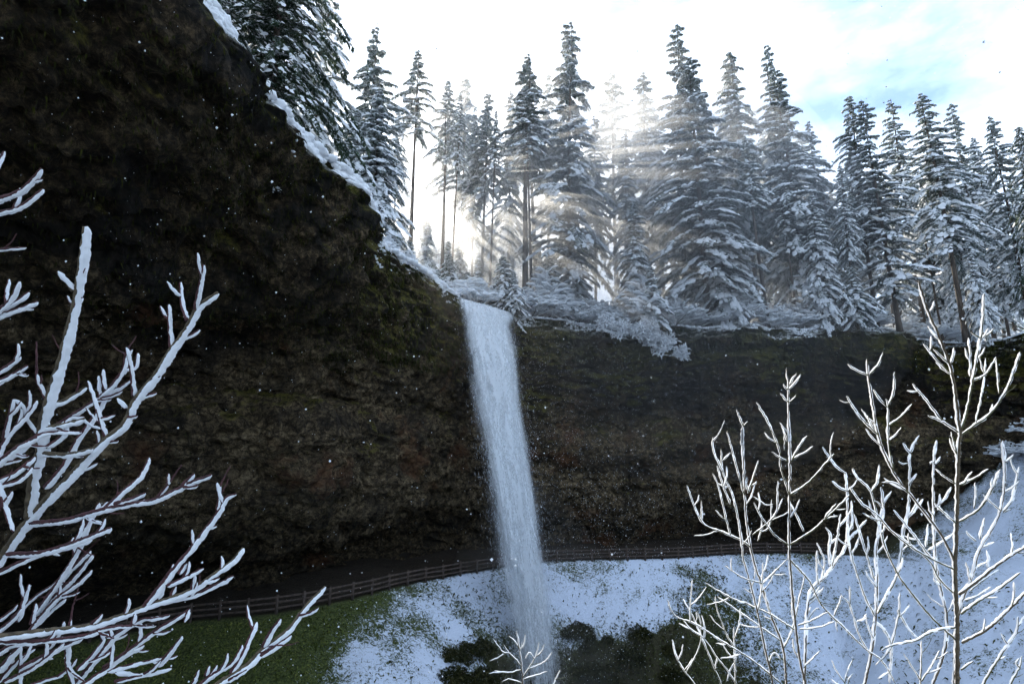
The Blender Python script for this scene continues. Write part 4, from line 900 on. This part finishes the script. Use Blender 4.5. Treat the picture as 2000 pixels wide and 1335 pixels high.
for p in (Z7(170, 980, 300, 800, 400, 640, 440, 540, 470, 470), Z7(200, 960, 330, 780, 470, 640), Z7(240, 920, 380, 780, 480, 660), Z7(150, 1060, 280, 900, 400, 810, 475, 740), Z7(180, 1030, 250, 960, 340, 890)): L_(p, 1.0, d0=1.8)
L_(Z7(60, 990, 180, 880, 280, 810, 360, 730, 520, 580), .6, d0=1.85, bare=.4)
L_(Z7(-40, 1090, 200, 1060, 400, 1040, 480, 1025, 650, 970, 750, 930, 870, 890, 1000, 840, 1100, 770, 1200, 700, 1265, 625), 1.5, True, d0=1.5)
L_(Z7(800, 910, 1000, 870, 1120, 820, 1215, 770), 1.25); L_(Z7(750, 930, 860, 790, 930, 700, 1000, 620, 1090, 500, 1140, 430, 1180, 360, 1230, 345), 1.2)
L_(Z7(1130, 430, 1140, 370, 1145, 310, 1200, 200), .7, bare=.45)
for p in (Z7(1070, 520, 1100, 516, 1130, 510), Z7(870, 770, 890, 740, 900, 710), Z7(870, 820, 960, 780, 1060, 730), Z7(820, 890, 840, 840, 860, 800), Z7(1000, 840, 1005, 800, 1010, 760), Z7(1060, 800, 1100, 795, 1145, 780), Z7(930, 760, 955, 720, 975, 705), Z7(690, 1020, 696, 990, 700, 970), Z7(480, 1020, 510, 990, 530, 970), Z7(890, 870, 905, 840, 915, 825)): L_(p, .95)
L_(Z7(-40, 1110, 200, 1110, 430, 1080, 560, 1040, 690, 1030), 1.15, True, d0=1.55)
L_(Z7(340, 1390, 390, 1330, 500, 1200, 600, 1080, 730, 1000, 800, 990, 880, 975), 1.1, True, d0=1.7); L_(Z7(540, 1250, 680, 1150, 800, 1060, 900, 1000, 985, 945), 1.1)
L_(Z7(978, 950, 970, 980, 960, 1010), .9); L_(Z7(800, 1065, 840, 1065, 890, 1055), .9)
L_(Z7(360, 1390, 430, 1335, 560, 1250, 640, 1190, 750, 1130), 1.1, True, d0=1.6)
for p in (Z7(560, 1265, 700, 1230, 850, 1195), Z7(600, 1270, 740, 1285, 895, 1250), Z7(820, 1240, 880, 1170, 945, 1085), Z7(600, 1320, 680, 1300, 740, 1290)): L_(p, 1.0)
L_(Z7(1050, 1400, 1130, 1335, 1280, 1240, 1360, 1160, 1500, 1050, 1560, 970, 1620, 900, 1695, 825), 1.45, True, d0=1.55)
for p in (Z7(1350, 1190, 1430, 1140, 1515, 1080), Z7(1370, 1140, 1410, 1060, 1460, 995), Z7(1200, 1280, 1260, 1180, 1300, 1090, 1335, 1010)): L_(p, 1.1)
L_(Z7(980, 1390, 1040, 1335, 1130, 1270, 1210, 1220, 1260, 1130), .95, True, d0=1.6)
for p in (Z7(1000, 1345, 1015, 1300, 1035, 1260), Z7(1180, 1320, 1250, 1280, 1285, 1260), Z7(1070, 1290, 1080, 1260, 1090, 1240), Z7(1080, 1300, 1110, 1265, 1130, 1235)): L_(p, .8)
for p, w in ((Z7(90, 1010, 120, 900, 150, 815), .9), (Z7(110, 1400, 100, 1335, 105, 1130), .8), (Z7(345, 1130, 350, 1250, 385, 1350), 1.1), (Z7(-20, 1330, 100, 1200, 180, 1150), 1.0), (Z7(-20, 1270, 60, 1180, 100, 1140), 1.3), (Z7(100, 1250, 300, 1150, 430, 1095), 1.1),
             (Z7(120, 1370, 170, 1335, 270, 1300, 330, 1290), .9), (Z7(400, 1260, 480, 1180, 545, 1095), 1.0), (Z7(570, 1050, 580, 1140, 570, 1250), .9), (Z7(-20, 1180, 60, 1130, 200, 1120), 1.0), (Z7(20, 1320, 180, 1240, 330, 1120), .9), (Z7(-20, 1060, 60, 1000, 110, 940), .9), (Z7(160, 1020, 175, 960, 185, 915), .9), (Z7(250, 1150, 300, 1080, 330, 1010), .8), (Z7(-20, 1010, 60, 950, 90, 920), .8)):
    L_(p, w, d0=1.65)
L_(Z7(360, 1040, 375, 960, 390, 900, 410, 830), .7, d0=1.7, bare=.75)

for pts_, u_ in LB.twigs:
    if u_ < .3: LB.bark = 'twig_red'; LB.line(pts_, .0024, .0011, 0, OFFL, .5, part='twig')
    else: LB.bark = 'twig_red'; LB.line(pts_, .0036, .0018, .0028, OFFL, .6, part='twig')
# right hand saplings, back lit: stems with crusts of snow on the sun side
OFFR = (.12, .12, .9)
def sapling(label, d0, lines, trunk_r, snow=.0026, name='sapling', lump=.75):
    P0 = at(lines[0][0][0][0], lines[0][0][0][1], d0); gz_ = float(terrain(np.array([[P0[0], P0[1]]]))[0][0])
    base = (P0[0]*.97+.02, P0[1], gz_-.1)
    pl = Plant(name, label, 'sapling', 'backlit saplings', d0, 'twig_green', 'twig_snow', base); del pl.root['group']
    for i, (pts, w) in enumerate(lines):
        pl.bark = 'twig_brown' if w > 1.6 else 'twig_green'
        pl.line(pts, trunk_r*w*.30, trunk_r*w*.30*(.34 if i == 0 else .5), snow*(w**.3)*.72, OFFR, lump, base if i == 0 else None, part='trunk' if i == 0 else 'branch')
    for pts_, u_ in pl.twigs:
        pl.bark = 'twig_green'; pl.line(pts_, trunk_r*.2, trunk_r*.09, snow*.58 if u_ > .15 else 0, OFFR, lump, part='twig')
    return pl
sapling('tallest sapling with the thickest trunk at the right, frosted branches forking high', 2.6, [
    (Z9(1520, 1400, 1522, 1100, 1515, 870, 1510, 740, 1520, 500, 1525, 250, 1535, 60)+Z6(1540, 1150, 1530, 1080, 1510, 900, 1480, 770, 1430, 640, 1370, 500, 1340, 410, 1320, 345), 3.6),
    (Z6(1545, 1110, 1570, 1030, 1600, 880, 1630, 720, 1655, 560, 1662, 410), 1.3), (Z6(1545, 1145, 1620, 1090, 1700, 1030, 1780, 910, 1820, 810, 1850, 715), 1.4), (Z6(1525, 1130, 1450, 1080, 1370, 1045), 1.1), (Z6(1440, 1070, 1380, 990, 1290, 880), 1),
    (Z6(1480, 820, 1420, 760, 1345, 670), 1), (Z6(1475, 770, 1440, 740, 1395, 695), .9), (Z6(1490, 770, 1503, 730, 1505, 690), .9), (Z6(1600, 860, 1670, 830, 1725, 740), 1), (Z6(1590, 840, 1590, 720, 1580, 640), .7), (Z6(1640, 640, 1615, 625, 1590, 610), 1), (Z6(1650, 640, 1685, 620, 1715, 590), 1),
    (Z6(1740, 930, 1735, 850, 1725, 750), .8), (Z6(1620, 1080, 1650, 940, 1665, 830, 1670, 745), .6), (Z6(1520, 1240, 1500, 1170, 1490, 1130), 1), (Z6(1370, 510, 1395, 480, 1400, 450), .7),
    (Z9(1510, 700, 1440, 560, 1350, 440, 1270, 340, 1200, 250, 1150, 150, 1110, 40)+Z6(1080, 980, 1060, 850, 1050, 750), 1.8),
    (Z6(1110, 1145, 1060, 1100, 1000, 1030, 945, 945), 1.1), (Z6(1060, 835, 1000, 810, 950, 775), 1), (Z6(1065, 830, 1110, 780, 1135, 715), 1), (Z9(1270, 340, 1200, 290, 1130, 285), 1), (Z6(1190, 1330, 1165, 1200, 1160, 1000, 1150, 960), 1.1), (Z6(1155, 1000, 1120, 960, 1085, 910), 1), (Z6(1160, 1000, 1190, 920, 1195, 820), 1), (Z6(1165, 1095, 1230, 1050, 1285, 985), 1), (Z6(1095, 1130, 1070, 1090, 1055, 1045), .8),
    (Z9(1530, 870, 1640, 790, 1740, 710, 1900, 605), 2.0), (Z9(1540, 970, 1640, 900, 1740, 840, 1850, 755), 1.5), (Z9(1545, 1120, 1680, 1050, 1790, 950, 1900, 840), 1.9),
    (Z9(1520, 1110, 1400, 1000, 1290, 870, 1210, 760, 1150, 630, 1110, 490, 1070, 330, 1000, 260, 975, 210), 1.6), (Z9(1075, 335, 1105, 280, 1115, 195), 1), (Z9(1510, 740, 1400, 690, 1280, 620, 1180, 540, 1100, 450, 1020, 390, 965, 310), 1.3), (Z9(1500, 860, 1430, 790, 1380, 700, 1290, 620, 1200, 550), 1.1),
    (Z9(1530, 490, 1630, 430, 1700, 330, 1745, 220), 1.3), (Z9(1530, 300, 1620, 260, 1685, 215), 1.2), (Z9(1510, 290, 1450, 250, 1410, 215), 1), (Z9(1560, 290, 1580, 255, 1600, 230), .9), (Z9(1520, 500, 1450, 440, 1405, 395), 1.0), (Z9(1540, 1260, 1570, 1240, 1605, 1215), 1.2), (Z9(1510, 1040, 1400, 1060, 1300, 1110, 1180, 1135, 1130, 1160), 1.3)], .0088)
sapling('slim straight sapling with a whorled tip standing left of the thickest sapling', 3.2, [
    (Z9(745, 1400, 730, 1335, 700, 1200, 670, 950, 655, 770, 645, 560, 650, 180, 645, 20)+Z6(648, 1180, 640, 980, 640, 880, 630, 800), 2.3),
    (Z6(640, 1285, 600, 1265, 555, 1235), 1.2), (Z6(655, 1285, 700, 1200, 740, 1150), 1.2), (Z6(665, 1270, 730, 1235, 770, 1205), 1.1), (Z6(640, 975, 620, 955, 600, 930), 1), (Z6(640, 975, 660, 965, 680, 940), 1), (Z6(640, 910, 625, 900, 615, 880), 1), (Z6(640, 910, 680, 870, 705, 830), 1), (Z6(645, 890, 665, 850, 685, 825), .9), (Z6(635, 1180, 615, 1120, 605, 1090), .9), (Z6(620, 1230, 622, 1190, 618, 1150), .8),
    (Z9(645, 350, 600, 200, 595, 120)+Z6(540, 1090, 475, 975), 1.3), (Z9(650, 610, 760, 540, 860, 450, 960, 350), 1.5), (Z9(640, 610, 570, 560, 510, 480, 460, 390), 1.3), (Z9(650, 350, 750, 280, 880, 135), 1.4), (Z9(720, 540, 690, 470, 650, 390), 1), (Z9(830, 470, 870, 420, 890, 395), 1), (Z9(820, 480, 870, 465, 900, 460), 1.),
    (Z9(650, 690, 750, 800, 820, 930, 940, 1050, 1040, 1150, 1130, 1215, 1200, 1335), 1.5), (Z9(880, 980, 905, 920, 920, 870), 1), (Z9(690, 1030, 760, 1005, 850, 960), 1), (Z9(720, 1250, 770, 1200, 810, 1160), .9), (Z9(690, 1200, 670, 1150, 665, 1100), .8), (Z9(700, 1050, 800, 1040, 880, 1010), .9)], .0088, .0022)
sapling('sapling with many upright frosted twigs on its left side', 3.4, [
    (Z9(640, 1400, 630, 1335, 615, 1150, 560, 1000, 500, 820, 450, 650, 420, 450, 405, 150, 400, 0)+Z6(400, 1200, 405, 1080), 2.3),
    (Z6(405, 1100, 385, 1050, 370, 1015), 1), (Z6(408, 1100, 420, 1085, 430, 1075), 1.2), (Z9(440, 620, 400, 590, 290, 540, 190, 490, 110, 300), 1.3), (Z9(400, 590, 380, 480, 350, 350, 300, 230, 290, 110), 1.3), (Z9(410, 350, 370, 200, 320, 20), 1.1), (Z9(430, 340, 460, 250, 485, 170), 1.1), (Z9(300, 230, 250, 120, 248, 50), 1), (Z9(300, 170, 320, 150, 340, 130), 1), (Z9(340, 400, 300, 300, 270, 200), 1.1), (Z9(330, 495, 290, 460, 260, 430), 1), (Z9(450, 560, 530, 500, 580, 430, 585, 280), 1.2), (Z9(470, 540, 540, 520, 555, 370), 1), (Z9(340, 560, 310, 450, 275, 300, 245, 240), 1.1), (Z9(190, 480, 188, 430, 185, 375), .9), (Z9(430, 330, 420, 290, 425, 260), .9), (Z9(450, 300, 470, 290, 475, 280), .9), (Z9(480, 590, 500, 530, 500, 480), .9), (Z9(615, 1150, 660, 1060, 690, 930, 730, 760), 1.3), (Z9(500, 820, 560, 760, 640, 680), 1), (Z9(460, 360, 520, 400, 560, 400), .9)], .0088, .0022)
sapling('low spreading sapling with long arching branches reaching left over the snow slope', 3.0, [
    (Z9(575, 1400, 560, 1335, 520, 1150, 480, 960, 440, 800, 410, 700, 395, 580, 380, 470), 2.1), (Z9(500, 810, 400, 780, 310, 720), 1), (Z9(600, 1330, 450, 1210, 260, 1090, 150, 1020, 50, 980, 10, 900), 1.3), (Z9(670, 1050, 540, 970, 430, 920, 350, 890, 260, 840, 210, 810), 1.2), (Z9(600, 1110, 500, 1040, 400, 970, 270, 880), 1), (Z9(190, 1040, 180, 1000, 165, 955), .8), (Z9(130, 1010, 130, 930, 140, 790), .7), (Z9(480, 960, 500, 850, 510, 700), 1), (Z9(430, 920, 420, 910, 410, 905), .8), (Z9(540, 1220, 570, 1170, 600, 1210), .8)], .0085, .002)
sapling('sunlit sapling with a zigzag crown in the middle of the thicket', 3.9, [
    (Z9(725, 1400, 730, 1200, 750, 880, 830, 780, 890, 700, 945, 600, 950, 400, 940, 230), 2.2), (Z9(870, 720, 900, 560, 915, 450), 1.1), (Z9(940, 240, 880, 190, 820, 100), 1), (Z9(945, 330, 905, 310, 870, 280), 1), (Z9(940, 600, 1010, 530, 1050, 480), 1.1), (Z9(950, 330, 985, 300, 1000, 270), 1), (Z9(800, 820, 790, 740, 790, 640), .9), (Z9(860, 720, 855, 640, 860, 560, 835, 520), 1.2), (Z9(815, 800, 830, 700, 790, 600), .8), (Z9(960, 540, 975, 500, 970, 380), .9), (Z9(750, 900, 790, 870, 820, 840), .9), (Z9(745, 1000, 780, 950, 800, 940), .9)], .0092, .0028)
sapling('sunlit sapling with paired forks behind the arching branch', 4.0, [
    (Z9(1020, 1400, 1040, 1335, 1080, 1150, 1100, 950, 1105, 800, 1100, 640, 1120, 500, 1135, 400, 1125, 310), 2.3), (Z9(1100, 990, 1040, 880, 1000, 760, 960, 620, 950, 500), 1.4), (Z9(1105, 970, 1170, 850, 1215, 750, 1240, 560, 1270, 400, 1275, 130), 1.4), (Z9(1275, 135, 1260, 110, 1240, 80), 1), (Z9(1275, 130, 1300, 85, 1325, 40), 1), (Z9(1265, 185, 1240, 190, 1215, 175), 1), (Z9(1090, 790, 1040, 630, 985, 450), 1.1), (Z9(1085, 1010, 1140, 1050, 1180, 1150, 1170, 1330), 1), (Z9(1130, 400, 1160, 360, 1180, 330), 1), (Z9(1270, 300, 1290, 270, 1310, 240), 1), (Z9(1130, 420, 1110, 390, 1090, 380), .9), (Z9(1070, 1180, 1030, 1120, 1000, 1050, 960, 920, 920, 880), 1), (Z9(960, 930, 965, 870, 960, 825), .9), (Z9(1000, 1010, 1030, 1000, 1050, 970), .9), (Z9(1180, 1130, 1200, 1050, 1220, 950, 1222, 860), 1.1), (Z9(1215, 950, 1270, 1050, 1320, 1100), .9), (Z9(1120, 480, 1080, 440, 1060, 380), .9)], .0092, .0028)
sapling('sunlit sapling rising just left of the thickest trunk', 3.8, [
    (Z9(1380, 1400, 1400, 1330, 1460, 1150, 1470, 1000, 1440, 850, 1410, 680, 1400, 450, 1400, 200, 1415, 65), 2.3), (Z9(1400, 190, 1420, 175, 1435, 150), 1), (Z9(1400, 420, 1450, 380, 1490, 310), 1), (Z9(1370, 640, 1440, 600, 1530, 530), 1.2), (Z9(1410, 690, 1370, 660, 1290, 550, 1190, 430), 1.2), (Z9(1400, 460, 1380, 430, 1370, 385), .9), (Z9(1400, 180, 1385, 180, 1382, 190), .9), (Z9(1420, 430, 1430, 390, 1432, 345), .9), (Z9(1435, 830, 1410, 800, 1400, 780), 1), (Z9(1360, 620, 1365, 570, 1370, 500), .9)], .0088, .0026)
sapling('sunlit sapling with candelabra tips right of the thickest trunk', 3.8, [
    (Z9(1500, 1400, 1520, 1100, 1540, 930, 1600, 780, 1640, 640, 1730, 480, 1765, 350, 1770, 180, 1760, 70), 2.0), (Z9(1770, 180, 1795, 165, 1815, 140), 1), (Z9(1760, 440, 1810, 370, 1845, 205), 1.1), (Z9(1620, 590, 1595, 570, 1570, 540), 1), (Z9(1640, 580, 1655, 520, 1665, 470), 1), (Z9(1745, 430, 1700, 390, 1660, 350), 1), (Z9(1610, 740, 1640, 720, 1680, 700), 1), (Z9(1680, 730, 1685, 680, 1675, 640), .8), (Z9(1590, 790, 1580, 740, 1565, 700), .9), (Z9(1770, 440, 1785, 430, 1800, 425), 1), (Z9(1590, 850, 1650, 800, 1740, 740), 1), (Z9(1560, 900, 1620, 880, 1700, 830), .9), (Z9(1610, 420, 1620, 350, 1615, 285), .9)], .0088, .0028)
sapling('bent little sapling at the right edge under the thick branches', 3.0, [(Z9(1630, 1400, 1660, 1335, 1720, 1230, 1790, 1130, 1835, 1060, 1840, 985), 1.6), (Z9(1790, 1130, 1770, 1110, 1750, 1070), 1), (Z9(1725, 1220, 1760, 1200, 1775, 1190), 1)], .0085)
sapling('short twig with a snow blob at the right edge', 2.8, [(Z9(1760, 1400, 1800, 1335, 1850, 1240, 1858, 1190), 1.5), (Z9(1850, 1250, 1830, 1230, 1845, 1200), 1)], .0085)
sapling('short three pronged sapling in front of the thickest trunk', 2.5, [(Z9(1328, 1400, 1330, 1335, 1335, 1220, 1335, 1110), 1.3), (Z9(1332, 1320, 1290, 1250, 1240, 1175), 1), (Z9(1334, 1320, 1390, 1240, 1430, 1160), 1), (Z9(1360, 1280, 1400, 1270, 1440, 1250), .8)], .007, .002)
sapling('small forked twig left of the three pronged sapling', 2.7, [(Z9(1000, 1420, 940, 1335, 900, 1280, 865, 1210), 1.2), (Z9(935, 1330, 950, 1270, 975, 1210), 1), (Z9(950, 1345, 960, 1300, 980, 1280), .8)], .007, .002)
sapling('thin sapling with curved prongs at the left end of the thicket', 3.2, [(Z9(190, 1420, 150, 1335, 100, 1270, 55, 1190, 35, 1105), 1.3), (Z9(110, 1275, 160, 1180, 185, 1100, 180, 1030), 1), (Z9(95, 1265, 125, 1230, 140, 1200), .7)], .0085, .0019)
sapling('long thin leaning sapling in the left part of the thicket', 3.3, [(Z9(330, 1420, 290, 1335, 250, 1240, 200, 1120, 150, 1000, 90, 890), 1.3), (Z9(365, 1335, 320, 1260, 270, 1200, 190, 1090, 70, 1020), 1), (Z9(160, 1010, 165, 990, 160, 960), .7), (Z9(260, 1260, 265, 1230, 270, 1190), .7)], .0085, .0019)
sapling('straight thin sapling in the left part of the thicket', 3.2, [(Z9(368, 1420, 365, 1335, 362, 1200, 355, 1040), 1.3), (Z9(362, 1150, 320, 1080, 270, 950, 260, 880), 1), (Z9(360, 1100, 385, 1020, 390, 940), .8), (Z9(362, 1220, 330, 1280, 320, 1320), .7)], .0085, .0019)
Z8 = Z(600, 835)
sapling('small frosted shrub tip in front of the falling water', 5.5, [(Z8(1122, 1400, 1122, 1335, 1120, 1250, 1110, 1180, 1100, 1110, 1090, 1060), 1.8), (Z8(1115, 1240, 1060, 1180, 1020, 1170, 990, 1130, 968, 1098), 1.2), (Z8(1118, 1260, 1060, 1275, 1000, 1275, 948, 1280), 1.2), (Z8(1105, 1150, 1080, 1110, 1050, 1085), 1), (Z8(1108, 1160, 1130, 1130, 1137, 1075), 1),
    (Z8(1125, 1300, 1170, 1230, 1195, 1180, 1210, 1115), 1.2), (Z8(1195, 1190, 1220, 1170, 1240, 1125), .9), (Z8(1150, 1260, 1200, 1240, 1250, 1210, 1275, 1170), 1), (Z8(1130, 1310, 1190, 1290, 1250, 1270), 1), (Z8(1185, 1210, 1160, 1170, 1135, 1205), .9), (Z8(1060, 1185, 1030, 1140, 1025, 1130), .8), (Z8(1120, 1330, 1050, 1310, 1015, 1325), .9), (Z8(1040, 1275, 1000, 1270, 975, 1265), .8), (Z8(1122, 1350, 1260, 1360, 1295, 1310, 1320, 1260), 1)], .013, .0017, 'frosted_shrub', .35)

# ------------------------------------------------------------------ dark shrubs on the steep ground beside the falling water
def dark_shrub(seed):
    rg_ = np.random.RandomState(seed); n_ = 900
    d_ = rg_.randn(n_, 3); d_[:, 2] = np.abs(d_[:, 2])+.15; d_ /= np.linalg.norm(d_, axis=1)[:, None]
    lob = 1+.35*fbm(d_*2.2+seed, 3, seed)
    c_ = d_*(lob*rg_.uniform(.35, 1, n_)**.5)[:, None]*[1.1, 1.0, .75]
    dd_ = d_*.6+.7*rg_.randn(n_, 3); dd_ /= np.linalg.norm(dd_, axis=1)[:, None]
    lv = blades('leaves', c_, dd_, .14+.22*rg_.rand(n_), .05+.07*rg_.rand(n_), M['shrub'], seed, .5)
    st_ = []
    for q_ in range(9):
        a_ = rg_.rand()*6.28; st_.append(tube(np.array([[0, 0, -.2], [.3*math.cos(a_), .3*math.sin(a_), .35], [.7*math.cos(a_), .7*math.sin(a_), .55]]), [.04, .03, .012], 4))
    return lv, mesh('stem', *join(st_), M['twig_brown'], True)
M['shrub'] = leafy('shrub_leaves', [(.012, .014, .007), (.03, .034, .014), (.085, .08, .03)], .3, .8)
DS = [dark_shrub(5), dark_shrub(6), dark_shrub(7)]
rg = random.Random(31); dl = np.linspace(34, 60, 160)
for k, (px, py) in enumerate([(rg.uniform(1110, 1320), rg.uniform(1225, 1340)) for _ in range(16)]+[(rg.uniform(880, 965), rg.uniform(1250, 1350)) for _ in range(12)]):
    pr = ray(px, py)[None]*dl[:, None]; hit = np.where(pr[:, 2] < terrain(pr[:, :2])[0])[0]
    if len(hit) == 0: continue
    h_ = pr[hit[0]]; r_ = px > 1000
    b = thing('dark_shrub', 'dark leafy shrub on the steep ground right of the falling water' if r_ else 'dark leafy shrub on the steep ground between the green slope and the falling water', 'shrub', h_-[0, 0, .1], 'dark shrubs right of the water' if r_ else 'dark shrubs left of the water')
    sc_ = rg.uniform(.6, 1.25); b.scale = (sc_*1.15, sc_, sc_*rg.uniform(.8, 1.1)); b.rotation_euler = (0, 0, rg.random()*6.28)
    obj('foliage', DS[k % 3][0], b); obj('stem', DS[k % 3][1], b)
# ------------------------------------------------------------------ boulders by the pool
BV, BF = ico(3)
for k, (px, py, d, s) in enumerate(((1215, 1330, 41, 1.2), (1285, 1318, 42, 1.4), (1330, 1340, 40, 1.1), (1160, 1345, 40, 1.0), (1255, 1352, 39, 1.2))):
    p = at(px, py, d); g_ = float(terrain(np.array([[p[0], p[1]]]))[0][0]); 
    v = BV*np.array([1.3, 1, .75])*s; v = v*(1+.3*fbm(BV*1.4+k*9, 3, 13))[:, None]
    rock = thing('boulder', ['low boulder with a flat snow cap below the ferny slope', 'largest snow capped boulder at the slope foot', 'snow capped boulder at the end of the boulder row', 'dark wet boulder beside the falling water', 'snow capped boulder low in front of the largest one'][k], 'boulder', (p[0], p[1], g_+.2*s), 'boulders by the pool')
    obj('rock', mesh('rock', v, BF, M['rock'], True), rock)
    up = BV[:, 2] > .35; cap = v*1.03+np.array([0, 0, .1*s])*np.clip(BV[:, 2:]-.2, 0, 1)
    fs_ = BF[up[BF].all(1)]; idx = np.unique(fs_); rem = -np.ones(len(BV), int); rem[idx] = np.arange(len(idx))
    obj('snow_cap', mesh('snow_cap', cap[idx], rem[fs_], M['rim_snow'], True), rock)

# ------------------------------------------------------------------ mist and air
def volume(name, dens, g, col=(.95, .97, 1)):
    m, n, l, out = mat_new(name); v = nd(n, 'ShaderNodeVolumePrincipled'); v.inputs['Color'].default_value = (*col, 1); v.inputs['Density'].default_value = dens; v.inputs['Anisotropy'].default_value = g
    l.new(v.outputs[0], out.inputs['Volume']); return m
def cloud(name, c, r, dens, g, label, seed):
    v, f = ico(3); v = v*(1+.12*noise(v*1.3+seed, seed))[:, None]*np.array(r)+np.array(c)
    o = obj(name, mesh(name, v, f, volume(name+'_air', dens, g), True)); tag(o, label, 'mist', kind='stuff')
for k, f in enumerate((.5, .85, 1.25)):
    cloud('spray_mist', (2, 47, -20), (7.0*f, 5.5*f, 14*f), .006, .3, 'spray mist hanging at the foot of the waterfall', 3+k)
for k, f in enumerate((.45, .75, 1.05)):
    cloud('sunlit_mist', ((6, 13, 19)[k], 63, 21), (25*f, 14*f, 23*f), .0165, .66, 'sunlit mist drifting over the lip through the trees', 15+k)
for k, f in enumerate((.75, 1.1)):
    cloud('forest_mist', (4, 84, 38), (44*f, 22*f, 25*f), .008, .5, 'pale mist hanging in the fir forest', 25+k)
hv, hf = box(1, 1, 1)
hz = mesh('haze', np.column_stack([hv[:, 0]*640, hv[:, 1]*640, -31+hv[:, 2]*110]), hf, volume('haze_air', .00015, .75)); tag(obj('haze', hz), 'thin winter haze in the air', 'haze', kind='stuff')
